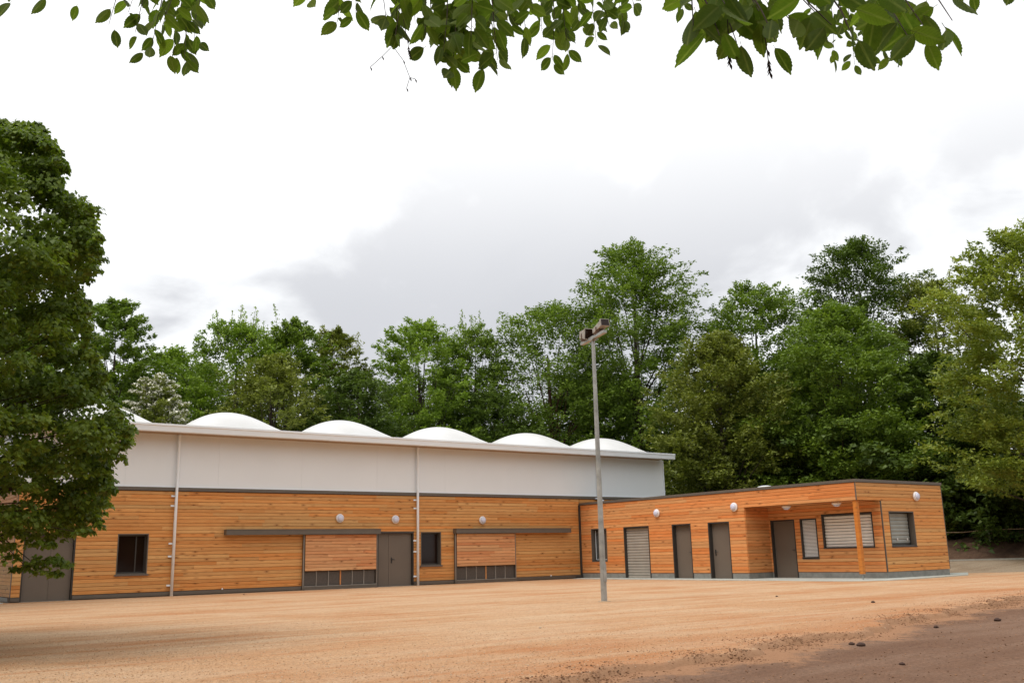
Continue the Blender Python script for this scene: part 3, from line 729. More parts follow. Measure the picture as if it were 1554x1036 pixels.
for i in range(8):
    zz = za(7)+.10+i*.135; b = WB(*Wr); b.poly([b.pt(x_, y_, z_) for x_ in (1.885, 3.275) for y_, z_ in ((.205, zz), (.188, zz+.03), (.186, zz+.09), (.202, zz+.130))], [(0, 4, 5, 1), (1, 5, 6, 2), (2, 6, 7, 3)]); b.build('blind_slat', M['blind_grey'], w)
for xq in (2.50, 3.12):
    b = WB(*Wr); b.lathe([(.045, .0), (.04, -.006), (.0, -.008)], 12, 'y', (xq, WY+.175, za(7)+.24)); b.build('sticker', M['lamp_ring'], w)
# roof dome light
m = MB(); m.lathe([(.42, 0), (.42, .08), (.38, .14), (.28, .20), (.14, .235), (.001, .245)], 24, 'z', (1.5, -9.7, AT+.03)); m.build('rooflight_dome', M['membrane'], ann)
# concrete apron round the base
def sheet(name, poly, z, mat, th=.06):
    n = len(poly); m = MB(); m.poly([(x, y, z) for x, y in poly]+[(x, y, z-th) for x, y in poly], [tuple(range(n))]+[(i, (i+1) % n, (i+1) % n+n, i+n)[::-1] for i in range(n)]); return tag(m.build(name, mat), kind='structure')
ap = [(-.02, -.15), (-1.05, -.6), (-1.12, -6), (-1.22, -11), (-1.2, -14.6), (-.9, -15.5), (-.3, -15.85), (.8, -15.92), (3.0, -15.62), (5.6, -15.35), (8.2, -13.9), (8.6, -13.2), (5.6, -13.2), (5.2, -14.7), (1.5, -14.7), (1.5, -9.8), (.1, -9.8), (.1, -.15)][::-1]
sheet('concrete_apron', [(x, y) for x, y in ap][::-1][::-1], .022, M['apron'])
sheet('side_path', [(-25.4, -.9), (-23.9, -.35), (-23.75, 12), (-25.6, 12)], .018, M['apron'])

# ================================================================== ROUND WALL LIGHTS
ring = MB().lathe([(.135, 0), (.165, -.012), (.170, -.045), (.155, -.075), (.130, -.085)], 28, 'y').mesh('ring', M['lamp_ring'])
dif = MB().lathe([(.130, -.080), (.122, -.112), (.095, -.138), (.05, -.152), (.001, -.156)], 28, 'y').mesh('diffuser', M['lamp_glass'])
def light(loc, rot, label):
    r = empty('bulkhead_light', loc, label, 'wall light', 'round bulkhead lights'); r.rotation_euler = rot
    for nm, me in (('ring', ring), ('diffuser', dif)):
        o = bpy.data.objects.new(nm, me); COL.objects.link(o); o.parent = r
    return r
light((-12.28, -.026, 2.67), (0, 0, 0), 'round white light above the left timber shutter of the hall')
light((-9.81, -.026, 2.63), (0, 0, 0), 'round white light above the grey double door with a lever handle')
light((-5.53, -.026, 2.61), (0, 0, 0), 'round white light above the right timber shutter of the hall')
light((-.026, -5.13, 2.70), (0, 0, -math.pi/2), 'round white light on the annex between roller shutter and first grey door')
light((-.026, -9.38, 2.73), (0, 0, -math.pi/2), 'round white light on the annex wall right beside the porch opening')
light((3.60, WY-.026, 2.86), (0, 0, 0), 'round white light above the window on the gable end of the annex')
light((.60, -11.35, zlin-.002), (math.pi/2, 0, 0), 'round white ceiling light of the porch, above the grey door')
light((.60, -13.55, zlin-.002), (math.pi/2, 0, 0), 'round white ceiling light of the porch, nearest the timber post')

# ================================================================== FLOODLIGHT MAST
PX, PY = -13.98, -17.36
PH = 6.24
mast = empty('floodlight_mast', (PX, PY, 0), 'tall grey metal pole standing in the yard with two floodlights on a slanting crossbar', 'light pole')
m = MB(); m.tube([(PX, PY, -.05), (PX, PY, PH)], [.072, .043], 8, smooth=False); m.build('pole', M['galv'], mast)
m = MB(); m.lathe([(.15, -.05), (.15, .012), (.09, .022)], 20, 'z', (PX, PY, 0)); m.build('footing', M['soffit'], mast)
m = MB(); m.box((PX-.035, PY-.085, .45), (PX+.035, PY-.062, .85)); m.build('service_hatch', M['galv'], mast)
bd = Vector(tuple(RT0*.50-FH*1.50)).normalized(); bs = Vector((0, 0, 1)).cross(bd); bc = Vector((PX, PY, PH+.03))
def obox(c, ax, hs):
    return [tuple(c+ax[0]*sx*hs[0]+ax[1]*sy*hs[1]+ax[2]*sz*hs[2]) for sz in (-1, 1) for sx, sy in ((-1, -1), (1, -1), (1, 1), (-1, 1))]
up = Vector((0, 0, 1))
m = MB(); m.poly(obox(bc+bd*.02, (bd, bs, up), (.72, .05, .035)), BF); m.poly(obox(bc-up*.045, (bd, bs, up), (.09, .06, .012)), BF); m.build('crossbar', M['galv'], mast)
def flood(c, tilt, L0, w, h, band, label):
    q = Matrix.Rotation(tilt, 3, bs)
    f, u_, s_ = q @ bd, q @ up, bs                      # f: the way it faces
    def ring_(k, wk, hk): return [tuple(c+f*k+s_*sx*wk+u_*sz*hk) for sx, sz in ((-1, -1), (1, -1), (1, 1), (-1, 1))]
    m = MB(); st = [ring_(-L0, w*.6, h*.55), ring_(-L0*.8, w*.85, h*.85), ring_(L0*.35, w, h), ring_(L0*.62, w, h)]
    m.poly(sum(st, []), [(a*4+i, a*4+(i+1) % 4, a*4+4+(i+1) % 4, a*4+4+i) for a in range(3) for i in range(4)]+[(3, 2, 1, 0), (12, 13, 14, 15)])
    b = m.build('floodlight', M['lamp_housing'], mast, bevel=.008); b['label'] = label
    m = MB(); m.poly(sum([ring_(L0*.625, w*1.0, h*1.0), ring_(L0*.95, w*1.22, h*1.2)], []), [(i, (i+1) % 4, (i+1) % 4+4, i+4) for i in range(4)]+[(3, 2, 1, 0), (4, 5, 6, 7)]); m.build('reflector_hood', M['black'] if band else M['lamp_housing'], b)
    m = MB(); m.poly(obox(c+f*(L0*.95+.025), (f, s_, u_), (.024, w*1.26, h*1.24)), BF); m.build('rim', M['lamp_housing'], b)
    m = MB(); m.poly(obox(c+f*(L0*.95+.053), (f, s_, u_), (.003, w*1.1, h*1.08)), BF); m.build('lens', M['glass'], b)
    for sy in (-1, 1):
        m = MB(); m.poly(obox(c+s_*sy*(w*1.02+.006)-up*(h*.55), (bd, bs, up), (.02, .006, h*.75)), BF); m.build('bracket', M['rust'], b)
    m = MB(); m.poly(obox(c-f*L0*.15-u_*(h+.022), (f, s_, u_), (L0*.5, w*.7, .02)), BF); m.build('ballast_box', M['rust'], b)
flood(bc-bd*.44+up*.18, R(8), .23, .115, .11, True, 'lower floodlight with a black hood')
flood(bc+bd*.42+up*.165, R(-9), .31, .09, .07, False, 'upper floodlight with a long pale housing')

# ================================================================== RIGHT SIDE: kerb, bank, tape
def strip(name, l0, l1, d0, d1, zf, mat, nl=90, nd=20, kind='structure', label=None):
    ll_ = np.linspace(l0, l1, nl); tt = np.linspace(0, 1, nd); Lg, T = np.meshgrid(ll_, tt, indexing='ij'); Dg = d0(Lg)+(d1(Lg)-d0(Lg))*T
    X, Y = xy(Dg, Lg); Z = zf(Dg, Lg, T, X, Y); return tag(link(name, grid_mesh(name, X, Y, Z, mat)), label, None, None, kind)
strip('gravel_verge', 14, 70, lambda l: 36.5+0*l, lambda l: 43.2+0*l, lambda D, Lx, T, X, Y: -.06+.46*sst(D, 37.2, 43)+.015*fbm(X, Y, 2, 3), M['greygravel'], 90, 20)
kb = MB(); 
for i in range(30):
    l0 = 15.2+i*1.0; pts = []
    for z in (.18, .465):
        for (dd_, l_) in ((43.15, l0+.008), (43.15, l0+.992), (43.33, l0+.992), (43.33, l0+.008)):
            x_, y_ = xy(dd_, l_); pts.append((x_, y_, z))
    if i == 0: kroot = empty('kerb', (pts[0][0], pts[0][1], .3)); kroot['kind'] = 'structure'
    MB().poly(pts, BF).build('kerb_stone', M['kerb'], kroot)
def bank_z(D, Lx, T, X, Y):
    h = 1.40+.30*np.sin(Lx*.55+.5)+.25*np.sin(Lx*1.7)-.7*np.exp(-((Lx-23.2)/1.6)**2)
    return .40+h*sst(T, .12, .70)+.16*fbm(X, Y, 1.8, 5)*sst(T, .02, .2)-.3*np.exp(-((T-.28)/.09)**2)*(np.sin(Lx*1.3+1)*.5+.5)
strip('dirt_bank', 14.5, 60, lambda l: 43.3+.4*np.sin(l*1.2), lambda l: 50+0*l, bank_z, M['soil'], 200, 40)
strip('ivy_slope', 12, 75, lambda l: 49.2+.4*np.sin(l*.9), lambda l: 60+0*l, lambda D, Lx, T, X, Y: 1.75+3.6*T+.12*fbm(X, Y, 1.5, 3), M['forest_floor'], 120, 16)

# ================================================================== FOLIAGE
def leaf_object(name, C, Nrm, Dr, S, tint, mat, parent=None, wid=.42, fold=.10, K=4):
    """kite-shaped folded leaves: centre C, blade normal Nrm, long axis Dr, length S"""
    n = len(C); Dr = Dr/np.linalg.norm(Dr, axis=1, keepdims=True)
    Nn = Nrm-(Nrm*Dr).sum(1, keepdims=True)*Dr; Nn /= np.linalg.norm(Nn, axis=1, keepdims=True)+1e-9
    B = np.cross(Dr, Nn); s = S[:, None]
    if K == 3:
        j_ = np.sin(np.arange(n)*12.9898)[:, None]*.25
        v = np.empty((n, 3, 3)); v[:, 0] = C-Dr*s*(.42+j_*.3)+B*s*wid*.9; v[:, 1] = C-Dr*s*(.34-j_*.3)-B*s*wid*.9; v[:, 2] = C+Dr*s*.62
    else:
        v = np.empty((n, 4, 3)); v[:, 0] = C-Dr*s*.5; v[:, 1] = C-Dr*s*.05+B*s*wid+Nn*s*fold; v[:, 2] = C+Dr*s*.5; v[:, 3] = C-Dr*s*.05-B*s*wid+Nn*s*fold
    me = bpy.data.meshes.new(name); me.vertices.add(n*K); me.vertices.foreach_set('co', v.astype(np.float32).ravel())
    me.loops.add(n*K); me.loops.foreach_set('vertex_index', np.arange(n*K, dtype=np.int32)); me.polygons.add(n); me.polygons.foreach_set('loop_start', np.arange(0, n*K, K, dtype=np.int32))
    me.update(calc_edges=True); a = me.attributes.new('tint', 'FLOAT', 'POINT'); a.data.foreach_set('value', np.repeat(np.clip(tint, 0, 1), K).astype(np.float32))
    me.materials.append(mat); return link(name, me, parent)
def clump_leaves(rng, cen, rad, per, size, droop=.35, flat=.6, out=None):
    """leaves over the upper shells of clumps"""
    n = len(cen); per = np.broadcast_to(per, n); idx = np.repeat(np.arange(n), per); m = len(idx)
    u = rng.normal(size=(m, 3)); u /= np.linalg.norm(u, axis=1, keepdims=True); u[:, 2] = np.where(u[:, 2] < -.25, -u[:, 2]*rng.uniform(.3, 1, m), u[:, 2])
    r = rng.uniform(.35, 1.08, m)**.6; P = u*r[:, None]*rad[idx][:, None]; P[:, 2] *= flat
    C = cen[idx]+P
    # every clump a few sprays
    Nr = u*.55+np.array([0, 0, .75])+rng.normal(size=(m, 3))*.42
    Dr = u*np.array([1, 1, .25])+rng.normal(size=(m, 3))*.45-np.array([0, 0, droop])
    ct = rng.uniform(-.22, .22, n)[idx]
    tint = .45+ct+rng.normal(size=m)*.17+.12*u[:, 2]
    return C, Nr, Dr, size*rng.uniform(.65, 1.25, m), tint
def tree(u, vtop, depth, hw, mat, label, leaves=20000, size=.185, zlow=.12, shape='round', barkm='bark', seed=0, sparse=0, lean=0, blossom=0, name='tree', cat='tree', clumpr=(.65, 1.20), flat=.80, dens=1.0):
    rng = np.random.default_rng(seed+100); top = at(u, vtop, depth); rx = hw*1.30*depth/FPX
    bx, by = top[0], top[1]; d0, l0 = dl(bx, by); zg = float(hill(np.array(d0), np.array(l0)))-.15
    H = top[2]-zg; root = empty(name, (bx, by, zg), label, cat)
    zc0 = zg+H*zlow; Hc = top[2]-zc0
    # envelope radius by height
    def env(t, th):
        if shape == 'round': r = np.sin(np.clip(t, 0, 1)**.72*math.pi*.93+.16)**.75
        elif shape == 'cone': r = (1-t)**.72*(.35+.65*np.clip(t*6, 0, 1))*1.12
        elif shape == 'oval': r = np.clip(1-np.abs(2*t-.80)**2.6/1.66, 0, 1)**.5
        else: r = np.sqrt(np.clip(1-(t*1.0)**2.4, 0, 1))
        lob = 1+.17*np.sin(th*3+seed+t*5)+.12*np.sin(th*5+seed*2.3-t*9)+.10*np.sin(t*19+th*2+seed)
        return r*lob
    vol = Hc*rx*rx
    nc = int(np.clip(vol*1.7, 260, 620)*dens)
    t = rng.uniform(.0, 1.0, nc)**.85; th = rng.uniform(0, 2*math.pi, nc)
    rr = rng.uniform(.22, 1.0, nc)**.5
    er = env(t, th)*rx; tocam = math.atan2(-FH[1], -FH[0])
    cr = rng.uniform(*clumpr, nc)*(1-.30*t)*min(1.15, max(.72, rx/4.2))
    rad = np.maximum(er*rr-cr*.35, .05)
    cen = np.stack([bx+np.cos(th)*rad, by+np.sin(th)*rad, zc0+t*(Hc-cr*.8)], 1)
    k0 = 190; t2 = rng.uniform(.08, 1.0, k0)**.7; th2 = rng.uniform(0, 6.28, k0); e2 = env(t2, th2)*rx*rng.uniform(.92, 1.10, k0)
    cen = np.concatenate([cen, np.stack([bx+np.cos(th2)*e2, by+np.sin(th2)*e2, zc0+t2*Hc*.99], 1)]); cr = np.concatenate([cr, rng.uniform(.22, .45, k0)])
    # each clump is a spray that points outwards and up
    ax_ = np.stack([cen[:, 0]-bx, cen[:, 1]-by, np.full(len(cen), .55*rx)], 1); ax_ /= np.linalg.norm(ax_, axis=1, keepdims=True)
    w = cr**2*(1+.6*(np.cos(np.arctan2(cen[:, 1]-by, cen[:, 0]-bx)-tocam) > -.2)); per = np.maximum((leaves*2.3*w/w.sum()), 12).astype(int)
    C, Nr, Dr, S, ti = clump_leaves(rng, cen, cr, per, size, flat=flat)
    idx = np.repeat(np.arange(len(cen)), per); off = C-cen[idx]; al = (off*ax_[idx]).sum(1, keepdims=True)
    C = cen[idx]+(off-al*ax_[idx])*.74+al*ax_[idx]*1.32; Dr = Dr+ax_[idx]*.5
    if sparse:                                  # thin leading shoots with small leaves along them
        k = int(16*sparse); shoots = []; LC, LD = [], []
        for q_ in range(k):
            a_ = rng.uniform(0, 6.28); r2 = rng.uniform(.0, .55)*rx; b0 = np.array([bx+math.cos(a_)*r2, by+math.sin(a_)*r2, zc0+Hc*rng.uniform(.80, .93)])
            tipp = b0+np.array([math.cos(a_)*rng.uniform(.1, .7), math.sin(a_)*rng.uniform(.1, .7), Hc*rng.uniform(.07, .17)]); mid_ = (b0+tipp)/2+rng.normal(size=3)*.12
            shoots.append((b0, mid_, tipp)); m_ = 70; u2 = rng.uniform(.0, 1.0, m_)[:, None]; p_ = b0*(1-u2)**2+mid_*2*u2*(1-u2)+tipp*u2**2
            LC.append(p_+rng.normal(size=(m_, 3))*(.30*(1.12-u2))*np.array([1, 1, .6])); LD.append((tipp-b0)[None]*.5+rng.normal(size=(m_, 3))*.7)
        LC = np.concatenate(LC); LD = np.concatenate(LD); m_ = len(LC); C = np.concatenate([C, LC]); Dr = np.concatenate([Dr, LD]); Nr = np.concatenate([Nr, rng.normal(size=(m_, 3))+[0, 0, .6]]); S = np.concatenate([S, size*.8*rng.uniform(.6, 1.2, m_)]); ti = np.concatenate([ti, rng.uniform(.5, 1, m_)])
    leaf_object('crown', C, Nr, Dr, S, ti, M[mat], root, K=3)
    if blossom:
        pick = rng.random(len(C)) < blossom; q = C[pick]; keep = ((q[:, 2]-zc0)/Hc > .40) & (fbm(q[:, 0], q[:, 1]+q[:, 2], 1.1, 2) > -.1)
        q = q[keep]+np.array([0, 0, .06]); mm = len(q)
        leaf_object('blossom', q, rng.normal(size=(mm, 3))+[0, 0, 1], rng.normal(size=(mm, 3)), np.full(mm, .15), np.full(mm, .5), M['blossom'], root, wid=.5, K=3)
    tk = MB(); base_r = .045*H**.9*.55+.05
    hh = H*.80; ptr = [(bx+.25*math.sin(q*2.1+seed)*q, by+.25*math.cos(q*1.7+seed)*q, zg+q*hh) for q in np.linspace(0, 1, 7)]
    tk.tube(ptr, [base_r*(1.25 if i == 0 else 1)*(1-.86*i/6) for i in range(7)], 9); tk.build('trunk', M[barkm], root)
    br = MB(); order = rng.permutation(len(cen))[:26]
    for j in order:
        c = cen[j]*.85+np.array([bx, by, cen[j][2]])*.15; q = np.clip((c[2]-zg)/hh*.62, .1, .92); i0 = q*6; a = int(i0); f_ = i0-a
        s0 = [ptr[a][e]*(1-f_)+ptr[min(a+1, 6)][e]*f_ for e in range(3)]
        midp = [(s0[e]+c[e])*.5+rng.normal()*.15 for e in range(3)]; midp[2] -= .10*(c[2]-s0[2])
        r0 = base_r*(1-.8*q)*.30+.012
        br.tube([s0, midp, tuple(c)], [r0, r0*.6, .010], 5, cap=False)
    if sparse:
        for sh in shoots: br.tube(list(sh), [.022, .014, .005], 4, cap=False)
    br.build('branches', M[barkm], root)
    return root

TR = [ # u, vtop, depth, half width px, leaf, label, extra
 (178, 458, 56, 62, 'leaf_mid', 'round green maple whose top shows just right of the big near tree', dict(leaves=21000, shape='oval', zlow=.05)),
 (266, 526, 60, 88, 'leaf_bright', 'low yellow-green tree behind the white blossoming hawthorn', dict(leaves=19000, shape='dome', zlow=.02)),
 (358, 486, 58, 66, 'leaf_bright', 'slender light green birch with wispy shoots above its top', dict(leaves=20000, shape='oval', sparse=1.6, size=.16, zlow=.04)),
 (448, 488, 60, 60, 'leaf_mid', 'rounded green tree left of the ragged dark-topped one', dict(leaves=21000, shape='oval', zlow=.0, sparse=.5)),
 (512, 502, 64, 44, 'leaf_olive', 'thin ragged dark-topped tree by the gap of bright sky', dict(leaves=15000, shape='oval', sparse=.9, zlow=.0)),
 (420, 538, 54, 84, 'leaf_olive', 'rounded fresh green tree low behind the second roof bubble', dict(leaves=17000, shape='dome', zlow=.02)),
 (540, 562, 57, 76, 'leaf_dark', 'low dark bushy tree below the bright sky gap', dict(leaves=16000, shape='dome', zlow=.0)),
 (640, 486, 62, 70, 'leaf_bright', 'bright green maple with broad rounded top left of the bare-topped tree', dict(leaves=23000, shape='oval', zlow=.04)),
 (716, 494, 64, 54, 'leaf_mid', 'narrow tree with bare thin shoots sticking out of its top', dict(leaves=13000, shape='oval', sparse=1.3, zlow=.05)),
 (832, 462, 64, 88, 'leaf_mid', 'broad dark green tree with reddish trunk left of the floodlight pole', dict(leaves=22000, shape='oval', barkm='bark_red', zlow=.12, dens=.8)),
 (955, 370, 64, 84, 'leaf_mid', 'tallest tree in the middle, rising behind the floodlight heads', dict(leaves=33000, shape='oval', zlow=.12)),
 (1085, 505, 55, 92, 'leaf_olive', 'olive green maple right of the hall end, its crown reaching the annex roof', dict(leaves=27000, shape='dome', zlow=.0)),
 (1140, 430, 62, 78, 'leaf_mid', 'bright-topped tree between the tallest middle tree and the dark round one', dict(leaves=22000, shape='oval', zlow=.05)),
 (1296, 366, 66, 74, 'leaf_dark', 'tall tree with dark round head above the annex porch', dict(leaves=24000, shape='oval', zlow=.10)),
 (1262, 462, 54, 104, 'leaf_mid', 'wide fresh green tree directly behind the annex, below the dark round head', dict(leaves=34000, shape='dome', zlow=.0)),
 (1408, 425, 62, 60, 'leaf_olive', 'feathery grey-green tree with thin upright shoots, left of the yellow-green maple', dict(leaves=16000, shape='oval', sparse=2.0, size=.16, zlow=.06)),
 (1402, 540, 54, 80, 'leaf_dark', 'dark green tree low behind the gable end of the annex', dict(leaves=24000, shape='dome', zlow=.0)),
 (1556, 350, 44, 122, 'leaf_yellow', 'yellow-green maple at the right edge with sprays of pale young leaves', dict(leaves=36000, shape='oval', zlow=.22, sparse=1.3, size=.165, clumpr=(.5, 1.0))),
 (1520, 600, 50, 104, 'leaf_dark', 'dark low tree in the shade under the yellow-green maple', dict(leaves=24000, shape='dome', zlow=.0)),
 (1655, 380, 52, 110, 'leaf_mid', 'green tree just past the right edge behind the maple', dict(leaves=9000, shape='oval', zlow=.1)),
 (40, 470, 60, 90, 'leaf_mid', 'tree standing hidden far behind the big near tree', dict(leaves=7000, shape='oval', zlow=.05, size=.34)),
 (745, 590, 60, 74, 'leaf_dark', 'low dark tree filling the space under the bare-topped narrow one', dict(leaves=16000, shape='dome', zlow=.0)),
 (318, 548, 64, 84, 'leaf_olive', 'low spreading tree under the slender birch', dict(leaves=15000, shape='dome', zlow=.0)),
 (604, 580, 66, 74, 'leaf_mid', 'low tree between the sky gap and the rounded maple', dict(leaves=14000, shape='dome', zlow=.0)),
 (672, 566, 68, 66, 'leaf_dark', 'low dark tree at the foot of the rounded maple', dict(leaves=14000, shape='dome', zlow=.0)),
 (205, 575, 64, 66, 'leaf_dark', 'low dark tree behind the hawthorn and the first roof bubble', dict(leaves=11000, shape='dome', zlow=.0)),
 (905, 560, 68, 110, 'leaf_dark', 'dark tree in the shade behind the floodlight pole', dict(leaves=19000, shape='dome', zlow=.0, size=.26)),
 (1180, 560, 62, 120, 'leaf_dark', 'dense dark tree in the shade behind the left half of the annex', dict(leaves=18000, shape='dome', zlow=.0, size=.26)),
]
for i, (u, vt, dp, hw, mt, lab, kw) in enumerate(TR):
    tree(u, vt, dp, hw, mt, lab, seed=i*3+1, **kw)
tree(240, 572, 49, 52, 'leaf_olive', 'hawthorn shrub covered in white blossom behind the first roof bubble', leaves=13000, size=.17, shape='dome', zlow=.0, seed=77, blossom=.62, name='hawthorn', cat='shrub', flat=.5)
# undergrowth massed at the foot of the wood
rng = np.random.default_rng(3)
def undergrowth(name, n, l0, l1, dfun, zr, mat, size, per=44, rad=(.5, 1.1)):
    l = rng.uniform(l0, l1, n); d = dfun(l)+rng.uniform(0, 7, n); x, y = xy(d, l); z = hill(d, l)+rng.uniform(.0, 1, n)**1.4*zr*(1+.3*np.sin(l*.5))
    cen = np.stack([x, y, z], 1); C, Nr, Dr, S, ti = clump_leaves(rng, cen, rng.uniform(*rad, n), per, size)
    return tag(leaf_object(name, C, Nr, Dr, S, ti, M[mat], K=3), kind='stuff')
undergrowth('undergrowth', 1500, -42, 48, lambda l: hill_start(l)+1.5, 5.5, 'leaf_dark', .28, per=70)
n = 900; l = rng.uniform(13, 55, n); d = 49.9+rng.uniform(0, 1, n)**.8*9; x, y = xy(d, l); z = 1.7+3.6*(d-49.2)/11
C, Nr, Dr, S, ti = clump_leaves(rng, np.stack([x, y, z], 1), rng.uniform(.3, .6, n), 60, .11)
tag(leaf_object('ivy_cover', C, Nr, Dr, S, ti, M['leaf_ivy']), kind='stuff')
# unseen trees round the yard behind the viewer, massed high to block low light
sx, sy_ = [], []
for q in range(1500):
    a_ = rng.uniform(R(100), R(262)); rr_ = rng.uniform(24, 36); sx.append((CAM[0]+5+math.cos(a_)*rr_*1.0, CAM[1]+8+math.sin(a_)*rr_*1.0, rng.uniform(.5, 16)))
for q in range(900):
    a_ = rng.uniform(R(262), R(325)); rr_ = rng.uniform(30, 40); sx.append((CAM[0]+12+math.cos(a_)*rr_, CAM[1]+4+math.sin(a_)*rr_, rng.uniform(.5, 17)))
C, Nr, Dr, S, ti = clump_leaves(rng, np.array(sx), rng.uniform(1.4, 2.6, len(sx)), 60, .75, flat=.9)
tag(leaf_object('unseen_wood', C, Nr, Dr, S, ti, M['leaf_mid'], K=3), kind='stuff')
# low weeds hanging over the bank at its right
n = 90; l = rng.uniform(22.3, 30, n); d = 46.6+rng.uniform(0, 2, n); x, y = xy(d, l); z = 1.25+rng.uniform(-.2, .3, n)
C, Nr, Dr, S, ti = clump_leaves(rng, np.stack([x, y, z], 1), rng.uniform(.15, .35, n), 50, .09)
tag(leaf_object('bank_weeds', C, Nr, Dr, S, ti, M['leaf_ivy']), kind='stuff')
# low wooden handrail along the top of the bank
p0 = at(1425, 807, 46.3); p1 = at(1500, 803.5, 46.0); p2 = at(1600, 798, 45.6)
rail = empty('bank_rail', (p0[0], p0[1], p0[2]-1), 'thin pale wooden rail along the top of the dug earth bank', 'fence')
m = MB(); m.tube([p0-(p1-p0)*2, p0+[0, 0, -.03], (p0+p1)/2+[0, 0, -.06], p1, (p1+p2)/2+[0, 0, -.04], p2, p2+(p2-p1)], .024, 6); m.build('rail', M['soffit'], rail)
for q in (p0-(p1-p0)*.4, p1, p2): MB().tube([q+np.array([.0, 0, -1.0]), q+np.array([0, 0, .02])], .04, 6).build('post', M['kerb'], rail)

# ---- the big near tree on the left
rng = np.random.default_rng(21)
VE = np.array([180, 200, 212, 240, 300, 322, 400, 440, 520, 570, 620, 660, 700, 740, 800, 822, 845, 870]); UE = np.array([-60, 12, 66, 90, 92, 138, 148, 118, 135, 150, 168, 204, 172, 160, 146, 96, 40, 10])
cl_ = []
while len(cl_) < 1000:
    v_ = rng.uniform(205, 852); ur = np.interp(v_, VE, UE); span = 560
    w_ = rng.random()**1.25; u_ = ur-8-w_*span
    dw = min(1, (ur-u_)/260); dep = 13.5+rng.uniform(-1, 1)*3.1*math.sqrt(dw)*(.55+.45*math.sin(math.pi*np.clip((v_-100)/800, 0, 1)))
    r_ = rng.uniform(.14, .38); rpx = r_*FPX/dep
    if u_+rpx*.8 > ur: u_ = ur-rpx*.8
    if v_ > 770 and rng.random() < .45: continue
    if v_-rpx*.9 < 160+max(0, (u_-20))*.6: continue
    cl_.append((*at(u_, v_, dep), r_))
nbig = len(cl_)
for q in range(150):
    v_ = rng.uniform(205, 810); ur = np.interp(v_, VE, UE); r_ = rng.uniform(.06, .13); cl_.append((*at(ur+rng.uniform(-14, 9), v_, 13.3+rng.uniform(-.8, .8)), r_))
for q in range(26):
    u_ = rng.uniform(-10, 80); v_ = np.interp(u_, [0, 30, 60, 80], [192, 196, 198, 215])+rng.uniform(-6, 12); cl_.append((*at(u_, v_, 13.3), rng.uniform(.06, .12)))
# hanging sprigs in front of the double door
for (u_, v_, r_) in [(55, 858, .15), (80, 856, .16), (98, 862, .14), (66, 872, .16), (45, 866, .13), (85, 874, .10), (60, 828, .08), (78, 830, .08), (20, 850, .12), (8, 835, .16), (24, 868, .09), (150, 802, .08), (136, 810, .08), (118, 812, .10), (25, 815, .12)]:
    cl_.append((*at(u_, v_, 12.2), r_))
cl_ = np.array(cl_); trunk = at(-330, 915, 13.8)
big = empty('linden_tree', (trunk[0], trunk[1], 0), 'large dark green linden in the left foreground, its branches hanging before the hall', 'tree')
rad = cl_[:, 3]; per = (rad**2*1500).astype(int)+22
C, Nr, Dr, S, ti = clump_leaves(rng, cl_[:, :3], rad, per, .074, droop=.9, flat=.85)
leaf_object('crown', C, Nr, Dr, S, ti, M['leaf_linden'], big, wid=.40)
tk = MB(); tp = [(trunk[0]+.15*math.sin(q*3), trunk[1]+.1*math.cos(q*2), q*8.0) for q in np.linspace(-.01, 1, 8)]
tk.tube(tp, [.30, .26, .24, .22, .19, .15, .10, .05], 12); tk.build('trunk', M['bark'], big)
br = MB()
for j in rng.permutation(1000)[:150]:
    c = cl_[j, :3]; q = np.clip((c[2]-.8)/8.2*.8, .16, .95); s0 = np.array(tp[0])*(1-q)+np.array(tp[-1])*q
    mp = (s0+c)*.5+rng.normal(size=3)*.12+[0, 0, .25]
    br.tube([s0, mp, c], [.05*(1-q)+.02, .018, .005], 5, cap=False)
for j in range(len(cl_)-15, len(cl_), 4):
    c = cl_[j, :3]; s0 = at(-40, 790, 12.8); br.tube([s0, (s0+c)*.5+[0, 0, .05], c], [.014, .008, .004], 5, cap=False)
br.build('branches', M['bark'], big)

# ---- overhanging branches close above
def leaf_mesh(seed):
    rr = random.Random(seed); n = 20; Lf = .090*rr.uniform(.93, 1.07); Wd = .0225*rr.uniform(.92, 1.1)
    pts = []; left = []; right = []; mid = []; curl = rr.uniform(-.16, .10)
    for i in range(n+1):
        t = i/n; w = Wd*(math.sin(math.pi*min(1, t**.86))**.72 if t < .999 else 0)*(1.0 if t < .78 else ((1-t)/.22)**.55); yv = t*Lf
        if 0 < i < n: w += .0006*(1 if i % 2 else -1)
        z = curl*Lf*t*t*1.2
        mid.append((.0015*math.sin(t*3+seed), yv, z)); left.append((-w, yv+.002*(i % 2), z+w*.28)); right.append((w, yv+.002*(i % 2), z+w*.28))
    m = MB(); v = mid+left+right; k = n+1; f = []
    for i in range(n):
        f.append((i, i+k, i+k+1, i+1)); f.append((i, i+1, i+1+2*k, i+2*k))
    m.poly(v, f, True); m.tube([(0, -.012, 0), (0, 0, 0), (0, Lf*.55, mid[11][2]-.0004)], [.0008, .0007, .0003], 4, cap=False)
    return m.mesh('leaf', M['big_leaf'])
LM = [leaf_mesh(s) for s in range(5)]
